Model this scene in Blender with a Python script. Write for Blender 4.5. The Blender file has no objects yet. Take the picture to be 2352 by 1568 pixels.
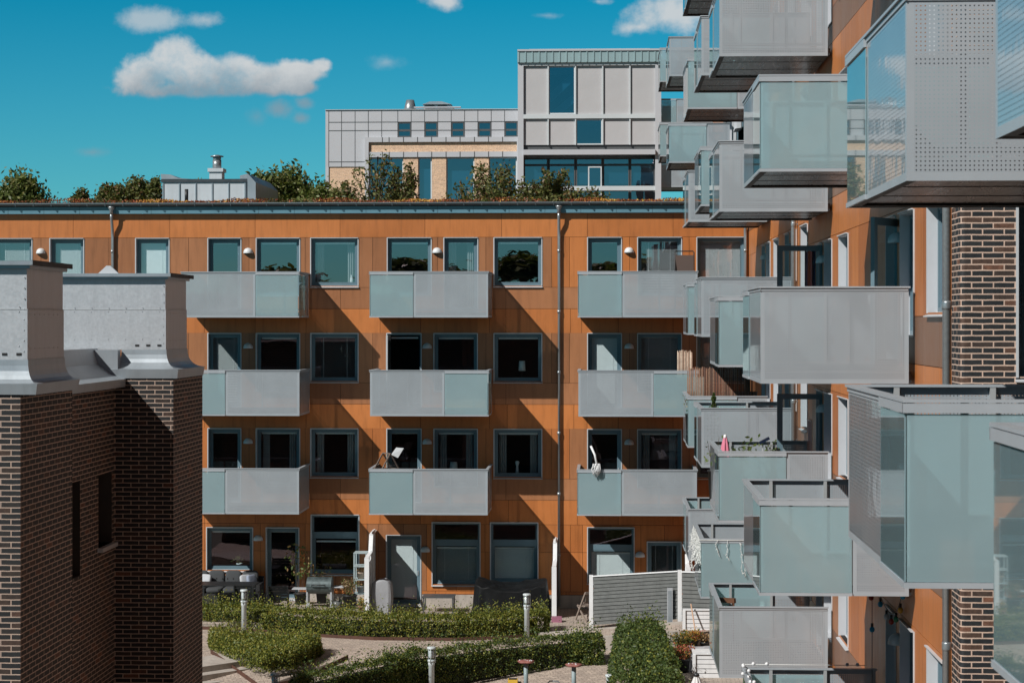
import bpy, math, random
from mathutils import Vector, Matrix
R = math.radians
SC = bpy.context.scene
COL = SC.collection
# ------------------------------------------------------------------ camera, sky, sun, exposure
F, VX, HY, ZC = 4650.0, 1392.0, 738.0, 8.76          # picture measured on a 2352 wide copy
TH = math.atan((VX - 1176.0) / F)
CT, ST = math.cos(TH), math.sin(TH)
cd = bpy.data.cameras.new('camera'); cam = bpy.data.objects.new('camera', cd); COL.objects.link(cam)
cam.location = (0, 0, ZC); cam.rotation_euler = (R(90), 0, TH)
cd.sensor_width = 36; cd.lens = F / 2352 * 36; cd.shift_y = -(784 - HY) / 2352
cd.clip_end = 3000; cd.clip_start = .1
cd.dof.use_dof = True; cd.dof.focus_distance = 50; cd.dof.aperture_fstop = 8
SC.camera = cam
SC.cycles.diffuse_bounces = 2
SC.view_settings.view_transform = 'Standard'; SC.view_settings.look = 'None'
SC.view_settings.exposure = 0.0; SC.view_settings.gamma = 1.0
AZ, EL = R(45.5), R(39.6)
sund = Vector((-math.sin(AZ) * math.cos(EL), -math.cos(AZ) * math.cos(EL), math.sin(EL)))
sl = bpy.data.lights.new('sun', 'SUN'); sl.energy = 5.0; sl.angle = R(.5); sl.color = (1, .955, .90)
so = bpy.data.objects.new('sun', sl); COL.objects.link(so)
so.rotation_euler = (-sund).to_track_quat('-Z', 'Y').to_euler(); so.location = sund * 200

class G:                                             # tiny node-tree helper
    def __init__(s, nt): s.nt = nt; s.n = nt.nodes; s.l = nt.links
    def new(s, t, **kw):
        n = s.n.new(t)
        for k, v in kw.items(): setattr(n, k, v)
        return n
    def put(s, sock, v):
        if isinstance(v, bpy.types.NodeSocket): s.l.new(v, sock)
        elif v is not None:
            if isinstance(v, (tuple, list)) and len(v) == 3 and sock.type == 'RGBA': v = (*v, 1)
            sock.default_value = v
    def m(s, op, a, b=None, c=None, clamp=False):
        n = s.new('ShaderNodeMath', operation=op, use_clamp=clamp)
        s.put(n.inputs[0], a); s.put(n.inputs[1], b); s.put(n.inputs[2], c)
        return n.outputs[0]
    def mix(s, f, a, b, blend='MIX'):
        n = s.new('ShaderNodeMix', data_type='RGBA', blend_type=blend)
        s.put(n.inputs[0], f); s.put(n.inputs[6], a); s.put(n.inputs[7], b)
        return n.outputs[2]
    def noise(s, vec, scale, detail=3, rough=.5):
        n = s.new('ShaderNodeTexNoise'); s.put(n.inputs['Vector'], vec)
        n.inputs['Scale'].default_value = scale; n.inputs['Detail'].default_value = detail
        n.inputs['Roughness'].default_value = rough
        return n.outputs[0]
    def rng(s, v, a, b, c, d, smooth=False):
        n = s.new('ShaderNodeMapRange'); n.interpolation_type = 'SMOOTHSTEP' if smooth else 'LINEAR'
        s.put(n.inputs[0], v)
        for i, k in enumerate((a, b, c, d)): n.inputs[i + 1].default_value = k
        return n.outputs[0]
    def ramp(s, v, stops, const=False):
        n = s.new('ShaderNodeValToRGB'); s.put(n.inputs[0], v)
        e = n.color_ramp.elements
        if const: n.color_ramp.interpolation = 'CONSTANT'
        while len(e) < len(stops): e.new(.5)
        for q, (p, c) in zip(e, stops): q.position = p; q.color = (*c, 1)
        return n.outputs[0]

def ang(px, py):                                      # direction of a picture point as slopes X/Y, Z/Y
    cx = (px - 1176) / F; k = CT + cx * ST
    return (cx * CT - ST) / k, (HY - py) / F / k
wd = bpy.data.worlds.new('World'); SC.world = wd; wd.use_nodes = True
g = G(wd.node_tree); g.n.clear()
wo = g.new('ShaderNodeOutputWorld'); bg = g.new('ShaderNodeBackground')
sky = g.new('ShaderNodeTexSky', sky_type='NISHITA'); sky.sun_disc = False
sky.sun_elevation = EL; sky.sun_rotation = math.atan2(sund.x, sund.y); sky.air_density = 1.0; sky.dust_density = .25; sky.ozone_density = 2.5
tint = g.mix(1.0, sky.outputs[0], (.22, .80, .98), 'MULTIPLY')
tc = g.new('ShaderNodeTexCoord'); sp = g.new('ShaderNodeSeparateXYZ'); g.put(sp.inputs[0], tc.outputs['Generated'])
tint = g.mix(1.0, tint, g.ramp(sp.outputs[2], [(0, (2.5, 1.85, 1.8)), (.08, (1.35, 1.66, 1.62)), (.165, (.05, 1.45, 1.45)), (.30, (.30, .31, .31)), (1, (.12, .12, .12))]), 'MULTIPLY')
front = g.m('GREATER_THAN', sp.outputs[1], .05)
yy = g.m('MAXIMUM', sp.outputs[1], .05)
u = g.m('DIVIDE', sp.outputs[0], yy); v = g.m('DIVIDE', sp.outputs[2], yy)
cv = g.new('ShaderNodeCombineXYZ'); g.put(cv.inputs[0], u); g.put(cv.inputs[1], v)
wn = g.new('ShaderNodeTexNoise'); g.put(wn.inputs['Vector'], cv.outputs[0]); wn.inputs['Scale'].default_value = 70; wn.inputs['Detail'].default_value = 5
nz = g.noise(cv.outputs[0], 55, 7, .6)
wisp = g.noise(cv.outputs[0], 28, 8, .68)
def cloud(blobs, amp, base=None, soft=.22, nse=None):  # union of ellipses eaten by fractal noise
    acc = None
    for (px, py, rx, ry, w) in blobs:
        a, b = ang(px, py)
        du = g.m('MULTIPLY', g.m('SUBTRACT', u, a), F / rx); dv = g.m('MULTIPLY', g.m('SUBTRACT', v, b), F / ry)
        d = g.m('SQRT', g.m('ADD', g.m('MULTIPLY', du, du), g.m('MULTIPLY', dv, dv)))
        q = g.m('MULTIPLY', g.m('SUBTRACT', 1.0, d), w)
        acc = q if acc is None else g.m('SMOOTH_MAX', acc, q, .25)
    q = g.m('ADD', acc, g.m('MULTIPLY', g.m('SUBTRACT', nz if nse is None else nse, .5), amp))
    k = g.rng(q, 0, soft, 0, 1, True)
    if base:
        b = ang(500, base)[1]
        k = g.m('MULTIPLY', k, g.rng(g.m('ADD', v, g.m('MULTIPLY', g.m('SUBTRACT', nz, .5), .004)), b - 14 / F, b + 8 / F, 0, 1, True))
    return k, q
k1, q1 = cloud([(392, 138, 72, 64, 1.5), (340, 172, 82, 64, 1.4), (450, 168, 112, 58, 1.5), (530, 172, 112, 56, 1.5), (610, 182, 100, 46, 1.4), (685, 166, 82, 34, 1.4), (738, 150, 34, 22, 1.2), (695, 200, 48, 22, 1.2), (460, 206, 215, 26, 1.3)], 1.9, 222, .7)
k1 = g.m('MULTIPLY', k1, g.rng(wisp, .34, .58, .62, 1.0, True))
k2, _ = cloud([(345, 47, 95, 34, .8), (470, 47, 62, 22, .6), (640, 252, 44, 26, .7), (700, 238, 30, 16, .6), (690, 272, 26, 16, .6)], 1.7, None, .7, wisp)
k3, q3 = cloud([(1540, 35, 120, 62, 1), (1600, 20, 90, 70, 1), (1470, 62, 60, 24, .8), (1015, 2, 66, 24, .8), (1375, 4, 40, 16, .7)], 1.9, None, .9)
k4, _ = cloud([(215, 350, 66, 16, .6), (890, 145, 60, 26, .5), (1255, 36, 50, 10, .5), (590, 270, 40, 26, .5)], 1.5, None, 1.1, wisp)
kk = g.m('MAXIMUM', g.m('MAXIMUM', k1, g.m('MULTIPLY', k2, .62)), g.m('MAXIMUM', g.m('MULTIPLY', k3, .92), g.m('MULTIPLY', k4, .7)))
kk = g.m('MULTIPLY', kk, front)
lo = g.m('ADD', v, g.m('MULTIPLY', g.m('SUBTRACT', nz, .5), .022))
sh = g.rng(lo, ang(500, 232)[1], ang(500, 135)[1], 0, 1, True)
ccol = g.mix(sh, (5.2, 6.4, 7.4), (12.0, 12.6, 12.9))
skc = g.mix(kk, tint, ccol)
g.put(bg.inputs[0], skc); bg.inputs[1].default_value = .05
g.l.new(bg.outputs[0], wo.inputs[0])

# ------------------------------------------------------------------ picture -> world
def onY(px, py, Y):
    cx = (px - 1176) / F; t = Y / (CT + cx * ST)
    return Vector((t * (cx * CT - ST), Y, ZC + t * (HY - py) / F))
def onX(px, py, X):
    cx = (px - 1176) / F; t = X / (cx * CT - ST)
    return Vector((X, t * (CT + cx * ST), ZC + t * (HY - py) / F))
def onZ(px, py, z=0.0):
    cx = (px - 1176) / F; t = (ZC - z) * F / (py - HY)
    return Vector((t * (cx * CT - ST), t * (CT + cx * ST), z))

# ------------------------------------------------------------------ materials
MATS = {}
def pm(name, rgb, rough=.6, var=.12, scale=6.0, metal=0.0, bump=0.0, bscale=60.0, spec=.5, stain=0.0, stretch=None, island=0.0):
    if name in MATS: return MATS[name]
    m = bpy.data.materials.new(name); m.use_nodes = True
    g = G(m.node_tree); b = g.n['Principled BSDF']
    t = g.new('ShaderNodeTexCoord'); vec = t.outputs['Object']
    if stretch:
        mp = g.new('ShaderNodeMapping'); g.put(mp.inputs[0], vec); mp.inputs['Scale'].default_value = stretch; vec = mp.outputs[0]
    n1 = g.noise(vec, scale, 4, .6)
    f = g.rng(n1, .25, .75, 1 - var, 1 + var)
    col = g.mix(1.0, rgb, f, 'MULTIPLY')
    if island:
        ge = g.new('ShaderNodeNewGeometry'); col = g.mix(1.0, col, g.mix(ge.outputs['Random Per Island'], (1 - island, 1 - island * 1.3, 1 - island * 1.6), (1 + island, 1 + island, 1 + island)), 'MULTIPLY')
    if stain:
        mp = g.new('ShaderNodeMapping'); g.put(mp.inputs[0], t.outputs['Object']); mp.inputs['Scale'].default_value = (3, 3, .35)
        n2 = g.noise(mp.outputs[0], 2.2, 6, .65)
        col = g.mix(1.0, col, g.rng(n2, .42, .75, 1.0, 1.0 - stain, True), 'MULTIPLY')
    g.put(b.inputs['Base Color'], col)
    g.put(b.inputs['Roughness'], g.rng(n1, .3, .7, max(.02, rough - .06), min(1, rough + .06)))
    b.inputs['Metallic'].default_value = metal
    b.inputs['Specular IOR Level'].default_value = spec
    if bump:
        bn = g.new('ShaderNodeBump'); bn.inputs['Strength'].default_value = bump; bn.inputs['Distance'].default_value = .01
        g.put(bn.inputs['Height'], g.noise(vec, bscale, 4, .6)); g.l.new(bn.outputs[0], b.inputs['Normal'])
    MATS[name] = m
    return m
def leafmat(name, c1, c2, trans=.25):
    m = bpy.data.materials.new(name); m.use_nodes = True
    g = G(m.node_tree); g.n.clear()
    ge = g.new('ShaderNodeNewGeometry')
    col = g.mix(ge.outputs['Random Per Island'], c1, c2)
    d = g.new('ShaderNodeBsdfPrincipled'); g.put(d.inputs['Base Color'], col); d.inputs['Roughness'].default_value = .5; d.inputs['Specular IOR Level'].default_value = .35
    tr = g.new('ShaderNodeBsdfTranslucent'); g.put(tr.inputs[0], g.mix(1.0, col, (1.1, 1.25, .6), 'MULTIPLY'))
    mx = g.new('ShaderNodeMixShader'); mx.inputs[0].default_value = trans
    o = g.new('ShaderNodeOutputMaterial')
    g.l.new(d.outputs[0], mx.inputs[1]); g.l.new(tr.outputs[0], mx.inputs[2]); g.l.new(mx.outputs[0], o.inputs[0])
    MATS[name] = m; return m
def perfmat():
    m = bpy.data.materials.new('perforated_aluminium'); m.use_nodes = True
    g = G(m.node_tree); b = g.n['Principled BSDF']; o = g.n['Material Output']
    uv = g.new('ShaderNodeUVMap'); sp = g.new('ShaderNodeSeparateXYZ'); g.put(sp.inputs[0], uv.outputs[0])
    fx = g.m('SUBTRACT', g.m('FRACT', sp.outputs[0]), .5); fy = g.m('SUBTRACT', g.m('FRACT', sp.outputs[1]), .5)
    d2 = g.m('ADD', g.m('MULTIPLY', fx, fx), g.m('MULTIPLY', fy, fy))
    hole = g.m('LESS_THAN', d2, .178 ** 2)
    t = g.new('ShaderNodeTexCoord')
    col = g.mix(1.0, (.318, .36, .395), g.rng(g.noise(t.outputs['Object'], 1.3, 4), .3, .7, .93, 1.05), 'MULTIPLY')
    g.put(b.inputs['Base Color'], col); b.inputs['Roughness'].default_value = .30; b.inputs['Specular IOR Level'].default_value = .5
    b.inputs['Coat Weight'].default_value = .8; b.inputs['Coat Roughness'].default_value = .03; b.inputs['Coat IOR'].default_value = 1.6
    nb = g.new('ShaderNodeBump'); nb.inputs['Strength'].default_value = .05; nb.inputs['Distance'].default_value = .02
    g.put(nb.inputs['Height'], g.noise(t.outputs['Object'], 3.5, 2)); g.l.new(nb.outputs[0], b.inputs['Normal']); g.l.new(nb.outputs[0], b.inputs['Coat Normal'])
    tr = g.new('ShaderNodeBsdfTransparent'); mx = g.new('ShaderNodeMixShader')
    g.put(mx.inputs[0], hole); g.l.new(b.outputs[0], mx.inputs[1]); g.l.new(tr.outputs[0], mx.inputs[2]); g.l.new(mx.outputs[0], o.inputs[0])
    MATS[m.name] = m; return m
def frostmat():
    m = bpy.data.materials.new('frosted_glass'); m.use_nodes = True
    g = G(m.node_tree); b = g.n['Principled BSDF']; o = g.n['Material Output']
    t = g.new('ShaderNodeTexCoord')
    n = g.noise(t.outputs['Object'], 1.1, 3)
    b.inputs['Roughness'].default_value = .05; b.inputs['Specular IOR Level'].default_value = .6
    g.put(b.inputs['Base Color'], g.mix(n, (.47, .66, .73), (.58, .765, .82)))
    tr = g.new('ShaderNodeBsdfTranslucent'); g.put(tr.inputs[0], (.48, .68, .68))
    tp = g.new('ShaderNodeBsdfRefraction'); g.put(tp.inputs[0], (.66, .86, .87)); tp.inputs['Roughness'].default_value = .13; tp.inputs['IOR'].default_value = 1.02
    m1 = g.new('ShaderNodeMixShader'); m1.inputs[0].default_value = .25
    g.l.new(b.outputs[0], m1.inputs[1]); g.l.new(tr.outputs[0], m1.inputs[2])
    m2 = g.new('ShaderNodeMixShader'); m2.inputs[0].default_value = .44
    g.l.new(m1.outputs[0], m2.inputs[1]); g.l.new(tp.outputs[0], m2.inputs[2])
    gl = g.new('ShaderNodeBsdfGlossy'); gl.inputs['Roughness'].default_value = .015; g.put(gl.inputs[0], (.9, .97, .97))
    fr = g.new('ShaderNodeFresnel'); fr.inputs[0].default_value = 1.5
    m3 = g.new('ShaderNodeMixShader'); ge = g.new('ShaderNodeNewGeometry'); g.put(m3.inputs[0], g.m('MULTIPLY', fr.outputs[0], g.m('SUBTRACT', 1.0, ge.outputs['Backfacing'])))
    g.l.new(m2.outputs[0], m3.inputs[1]); g.l.new(gl.outputs[0], m3.inputs[2])
    g.l.new(m3.outputs[0], o.inputs[0]); MATS[m.name] = m; return m
def panemat(name, tintc, k, base):
    m = bpy.data.materials.new(name); m.use_nodes = True
    g = G(m.node_tree); g.n.clear(); o = g.new('ShaderNodeOutputMaterial')
    t = g.new('ShaderNodeTexCoord')
    tr = g.new('ShaderNodeBsdfTransparent'); g.put(tr.inputs[0], tintc)
    gl = g.new('ShaderNodeBsdfGlossy'); gl.inputs['Roughness'].default_value = .0; g.put(gl.inputs[0], (1.0, .84, .95))
    bp = g.new('ShaderNodeBump'); bp.inputs['Strength'].default_value = .05; bp.inputs['Distance'].default_value = .02
    g.put(bp.inputs['Height'], g.noise(t.outputs['Object'], 1.6, 1)); g.l.new(bp.outputs[0], gl.inputs['Normal'])
    fr = g.new('ShaderNodeFresnel'); fr.inputs[0].default_value = 1.5
    f = g.m('ADD', g.m('MULTIPLY', fr.outputs[0], k), base, clamp=True)
    ge = g.new('ShaderNodeNewGeometry'); f = g.m('MAXIMUM', g.m('MULTIPLY', f, g.m('SUBTRACT', 1.0, ge.outputs['Backfacing'])), .06)
    mx = g.new('ShaderNodeMixShader'); g.put(mx.inputs[0], f); g.l.new(tr.outputs[0], mx.inputs[1]); g.l.new(gl.outputs[0], mx.inputs[2]); g.l.new(mx.outputs[0], o.inputs[0])
    MATS[name] = m; return m
def brickmat(name, mortar, stops, bw=.242, rh=.0667, ms=.0075, rough=.75, off=.5):
    m = bpy.data.materials.new(name); m.use_nodes = True
    g = G(m.node_tree); b = g.n['Principled BSDF']
    uv = g.new('ShaderNodeUVMap')
    t = g.new('ShaderNodeTexCoord')
    wob = g.new('ShaderNodeTexNoise'); g.put(wob.inputs['Vector'], t.outputs['Object']); wob.inputs['Scale'].default_value = 9
    av = g.new('ShaderNodeVectorMath', operation='MULTIPLY_ADD'); g.put(av.inputs[0], wob.outputs[1]); av.inputs[1].default_value = (.008, .008, 0); g.put(av.inputs[2], uv.outputs[0])
    br = g.new('ShaderNodeTexBrick'); g.put(br.inputs['Vector'], av.outputs[0]); br.offset = off
    g.put(br.inputs['Color1'], (0, 0, 0)); g.put(br.inputs['Color2'], (1, 1, 1)); g.put(br.inputs['Mortar'], (0, 0, 0))
    br.inputs['Scale'].default_value = 1; br.inputs['Mortar Size'].default_value = ms; br.inputs['Mortar Smooth'].default_value = .1
    br.inputs['Brick Width'].default_value = bw; br.inputs['Row Height'].default_value = rh
    col = g.ramp(br.outputs[0], stops)
    col = g.mix(1.0, col, g.rng(g.noise(t.outputs['Object'], 22, 4, .65), .3, .7, .6, 1.45), 'MULTIPLY')
    mo = g.mix(1.0, mortar, g.rng(g.noise(t.outputs['Object'], 5, 5), .3, .7, .85, 1.1), 'MULTIPLY')
    g.put(b.inputs['Base Color'], g.mix(br.outputs['Fac'], col, mo)); b.inputs['Roughness'].default_value = rough
    bp = g.new('ShaderNodeBump'); bp.inputs['Strength'].default_value = .5; bp.inputs['Distance'].default_value = .006
    g.put(bp.inputs['Height'], g.m('SUBTRACT', 1.0, br.outputs['Fac'])); g.l.new(bp.outputs[0], b.inputs['Normal'])
    MATS[name] = m; return m
PERF = perfmat(); FROST = frostmat()
ALU = pm('painted_aluminium', (.325, .368, .402), .35, .05, 2)
RAIL = pm('rail_metal', (.345, .385, .42), .35, .06, 3)
POST = pm('post_metal', (.34, .36, .37), .4, .05, 3)
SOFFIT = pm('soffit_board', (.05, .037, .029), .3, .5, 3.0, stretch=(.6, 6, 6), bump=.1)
DARK = pm('dark_edge', (.012, .013, .014), .6)
ORA = pm('orange_board', (.47, .166, .047), .42, island=.12, var=.05, scale=1.2, bump=.05, bscale=40, stain=.24)
ORB = pm('orange_board_deep', (.43, .148, .043), .42, island=.12, var=.05, scale=1.2, bump=.05, bscale=40, stain=.24)
BRO = pm('brown_board', (.33, .142, .062), .42, island=.12, var=.06, scale=1.2, bump=.05, bscale=40, stain=.24)
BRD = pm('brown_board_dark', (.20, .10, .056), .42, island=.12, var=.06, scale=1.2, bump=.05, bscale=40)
BACK = pm('dark_backing', (.015, .01, .008), .8)  # near-black sheathing seen through the open panel joints
FRAME = pm('window_frame', (.115, .185, .225), .4, .06, 2)
FLASH = pm('window_flashing', (.50, .53, .56), .35, .06, 2)
PANE = panemat('window_glass', (.84, .91, .93), 1.6, .16)
PANEB = panemat('balcony_window_glass', (.82, .90, .91), 1.2, .05)
SLAT = pm('blind_slat', (.74, .75, .76), .5, .03)
CURT = pm('curtain_cloth', (.30, .32, .33), .8, .1)
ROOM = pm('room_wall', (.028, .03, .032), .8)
ZINC = pm('zinc_sheet', (.34, .39, .43), .36, .08, 1.5, metal=.35, bump=.08, bscale=5, stain=.12)
GALV = pm('galvanised_sheet', (.46, .495, .53), .42, .09, 26, metal=.25, bump=.06, bscale=30, stain=.10)
PIPE = pm('galvanised_pipe', (.33, .36, .38), .34, .1, 30, metal=.6)
FASC = pm('blue_fascia', (.11, .235, .30), .4, .08, 1)
BRICK = brickmat('dark_brick', (.56, .41, .33), [(0, (.010, .013, .016)), (.66, (.018, .021, .024)), (.76, (.045, .03, .024)), (.93, (.08, .044, .03)), (1, (.17, .075, .045))], ms=.0075)
BRICKD = brickmat('shade_darkened_brick', (.43, .325, .265), [(0, (.006, .008, .010)), (.76, (.010, .012, .014)), (.84, (.026, .018, .014)), (.95, (.045, .025, .018)), (1, (.10, .042, .025))], ms=.0062)  # dark brick again, colours lowered to deepen shade on the left block
YBRICK = brickmat('yellow_brick', (.62, .47, .36), [(0, (.58, .38, .25)), (.5, (.64, .43, .28)), (1, (.70, .47, .30))], .24, .0667, .008)
WHITE = pm('white_paint', (.74, .76, .78), .5, .05, 3, stain=.1)
WOODG = pm('grey_painted_board', (.115, .122, .12), .6, .22, 4, stretch=(1, 1, 8), stain=.15)
CONC = pm('concrete', (.42, .38, .34), .85, .15, 3, bump=.3, stain=.25)
CORT = pm('rusty_steel_edge', (.075, .032, .02), .8, .3, 6)
LAMPW = pm('lamp_enamel', (.62, .65, .67), .4, .04)
BLK = pm('black_metal', (.018, .02, .022), .45, .1)
BLKC = pm('black_cloth', (.025, .028, .03), .75, .2, bump=.2)
GRYC = pm('grey_cover_cloth', (.30, .31, .33), .75, .1)

# ------------------------------------------------------------------ mesh building
class MB:
    def __init__(s): s.v = []; s.f = []; s.mi = []; s.uv = []; s.mats = []; s.sm = []
    def mid(s, m):
        if m not in s.mats: s.mats.append(m)
        return s.mats.index(m)
    def face(s, pts, m, uv=None, smooth=False):
        i = len(s.v); s.v += [tuple(p) for p in pts]; s.f.append(tuple(range(i, i + len(pts)))); s.mi.append(s.mid(m)); s.uv.append(uv); s.sm.append(smooth)
    def mesh(s, vs, fs, m, smooth=False):
        i = len(s.v); k = s.mid(m); s.v += [tuple(p) for p in vs]
        for f in fs: s.f.append(tuple(i + q for q in f)); s.mi.append(k); s.uv.append(None); s.sm.append(smooth)
    def box(s, x0, x1, y0, y1, z0, z1, m, M=None, uvm=False):
        c = [Vector((x, y, z)) for x in (x0, x1) for y in (y0, y1) for z in (z0, z1)]
        if M is not None: c = [M @ p for p in c]
        fs = [(0, 1, 3, 2), (4, 6, 7, 5), (0, 4, 5, 1), (2, 3, 7, 6), (0, 2, 6, 4), (1, 5, 7, 3)]
        if not uvm: s.mesh(c, fs, m); return
        for f in fs:                                    # metre uv: horizontal run x height
            p = [c[q] for q in f]
            n = (p[1] - p[0]).cross(p[2] - p[0])
            if abs(n.z) > .5 * n.length: uv = [(q.x, q.y) for q in p]
            elif abs(n.x) > abs(n.y): uv = [(q.y, q.z) for q in p]
            else: uv = [(q.x, q.z) for q in p]
            s.face(p, m, uv)
    def beam(s, a, b, w, h, m, up=Vector((0, 0, 1))):
        a, b = Vector(a), Vector(b); d = (b - a).normalized(); sd = d.cross(up)
        if sd.length < 1e-4: sd = Vector((1, 0, 0))
        sd.normalize(); u2 = sd.cross(d)
        vs = [p + sd * (w / 2 * i) + u2 * (h / 2 * j) for p in (a, b) for i, j in ((-1, -1), (1, -1), (1, 1), (-1, 1))]
        s.mesh(vs, [(0, 1, 2, 3)[::-1], (4, 5, 6, 7), (0, 1, 5, 4), (1, 2, 6, 5), (2, 3, 7, 6), (3, 0, 4, 7)], m)
    def tube(s, pts, r, m, n=8, r2=None, caps=True):
        pts = [Vector(p) for p in pts]; L = len(pts); rings = []
        for i, p in enumerate(pts):
            d = (pts[min(i + 1, L - 1)] - pts[max(i - 1, 0)]).normalized()
            a = d.cross(Vector((0, 0, 1)))
            if a.length < 1e-3: a = d.cross(Vector((1, 0, 0)))
            a.normalize(); b = d.cross(a); rr = r if r2 is None else r + (r2 - r) * i / max(1, L - 1)
            rings.append([p + a * (rr * math.cos(2 * math.pi * k / n)) + b * (rr * math.sin(2 * math.pi * k / n)) for k in range(n)])
        vs = [q for rg in rings for q in rg]
        fs = [(i * n + k, i * n + (k + 1) % n, (i + 1) * n + (k + 1) % n, (i + 1) * n + k) for i in range(L - 1) for k in range(n)]
        if caps: fs += [tuple(range(n))[::-1], tuple((L - 1) * n + k for k in range(n))]
        s.mesh(vs, fs, m, True)
    def lathe(s, c, prof, m, n=20, smooth=True, M=None):
        c = Vector(c); vs = []
        for (r, z) in prof:
            for k in range(n):
                p = Vector((r * math.cos(2 * math.pi * k / n), r * math.sin(2 * math.pi * k / n), z))
                vs.append(c + (M @ p if M is not None else p))
        fs = [(i * n + k, i * n + (k + 1) % n, (i + 1) * n + (k + 1) % n, (i + 1) * n + k) for i in range(len(prof) - 1) for k in range(n)]
        fs += [tuple(range(n))[::-1], tuple((len(prof) - 1) * n + k for k in range(n))]
        s.mesh(vs, fs, m, smooth)
    def prism(s, poly, z0, z1, m, M=None):               # polygon in xy extruded in z (M maps to the world)
        n = len(poly); vs = [Vector((x, y, z)) for z in (z0, z1) for x, y in poly]
        if M is not None: vs = [M @ p for p in vs]
        s.mesh(vs, [tuple(range(n))[::-1], tuple(range(n, 2 * n))] + [(k, (k + 1) % n, n + (k + 1) % n, n + k) for k in range(n)], m)
    def grid(s, fn, nu, nv, m, smooth=True):
        vs = [fn(i / nu, j / nv) for j in range(nv + 1) for i in range(nu + 1)]
        s.mesh(vs, [(j * (nu + 1) + i, j * (nu + 1) + i + 1, (j + 1) * (nu + 1) + i + 1, (j + 1) * (nu + 1) + i) for j in range(nv) for i in range(nu)], m, smooth)
    def panel(s, o, ud, nd, L, H, th=.0015, mg=.05, mgz=.06):   # perforated sheet: solid rim, punched field
        o, ud, nd = Vector(o), Vector(ud), Vector(nd); P = .032; up = Vector((0, 0, 1))
        a = max(2, int((L - 2 * mg) / P)); b = max(2, int((H - 2 * mgz) / P))
        us = [0, (L - a * P) / 2, (L + a * P) / 2, L]; zs = [0, (H - b * P) / 2, (H + b * P) / 2, H]
        for k, off in ((0, th / 2), (1, -th / 2)):
            for i in range(3):
                for j in range(3):
                    q = [o + ud * us[x] + up * zs[y] + nd * off for x, y in ((i, j), (i + 1, j), (i + 1, j + 1), (i, j + 1))]
                    if i == 1 and j == 1: s.face(q, PERF, [(0, 0), (a, 0), (a, b), (0, b)])
                    else: s.face(q, ALU)
        c = [o, o + ud * L, o + ud * L + up * H, o + up * H]
        for i in range(4):
            p, q = c[i], c[(i + 1) % 4]; s.face([p + nd * th / 2, q + nd * th / 2, q - nd * th / 2, p - nd * th / 2], ALU)
    def leaf(s, p, size, m, rnd, flat=0.0):
        a = Vector((rnd.uniform(-1, 1), rnd.uniform(-1, 1), rnd.uniform(-1, 1))).normalized()
        b = a.cross(Vector((rnd.uniform(-1, 1), rnd.uniform(-1, 1), rnd.uniform(-.4, 1)))).normalized()
        w = size * .5; l = size
        s.face([p - a * l * .5, p + b * w * .5, p + a * l * .5, p - b * w * .5], m)

WM = {}                                                  # world matrix per object, so children can be placed in world terms
def link(o, parent, M):
    COL.objects.link(o); WM[o] = M
    if parent is not None:
        o.parent = parent; o.matrix_basis = WM[parent].inverted() @ M
    else: o.matrix_basis = M
    return o
def tag(o, label=None, cat=None, group=None, kind=None):
    for k, v in (('label', label), ('category', cat), ('group', group), ('kind', kind)):
        if v: o[k] = v
    return o
def empty(name, loc, label=None, cat=None, group=None, rz=0.0):
    o = bpy.data.objects.new(name, None); o.empty_display_size = .2
    link(o, None, Matrix.Translation(Vector(loc)) @ Matrix.Rotation(rz, 4, 'Z'))
    return tag(o, label, cat, group)
def build(mb, name, parent=None, M=None):
    vs = [Vector(v) for v in mb.v]
    if M is None:                                        # world coordinates: put the origin at the base centre
        lo = Vector([min(v[i] for v in vs) for i in range(3)]); hi = Vector([max(v[i] for v in vs) for i in range(3)])
        M = Matrix.Translation(((lo.x + hi.x) / 2, (lo.y + hi.y) / 2, lo.z)); inv = M.inverted(); vs = [inv @ v for v in vs]
    me = bpy.data.meshes.new(name); me.from_pydata([tuple(v) for v in vs], [], mb.f)
    for m in mb.mats: me.materials.append(m)
    me.polygons.foreach_set('material_index', mb.mi); me.polygons.foreach_set('use_smooth', mb.sm)
    if any(q is not None for q in mb.uv):
        ul = me.uv_layers.new(name='UVMap').data; i = 0
        for f, q in zip(mb.f, mb.uv):
            for k in range(len(f)):
                if q is not None: ul[i].uv = q[k]
                i += 1
    me.update()
    return link(bpy.data.objects.new(name, me), parent, M)
def copy_tree(o, parent, M):
    c = o.copy(); link(c, parent, M)
    for ch in o.children: copy_tree(ch, c, M @ WM[o].inverted() @ WM[ch])
    return c
T = lambda x, y, z: Matrix.Translation((x, y, z))
RZ = lambda a: Matrix.Rotation(a, 4, 'Z')
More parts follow.
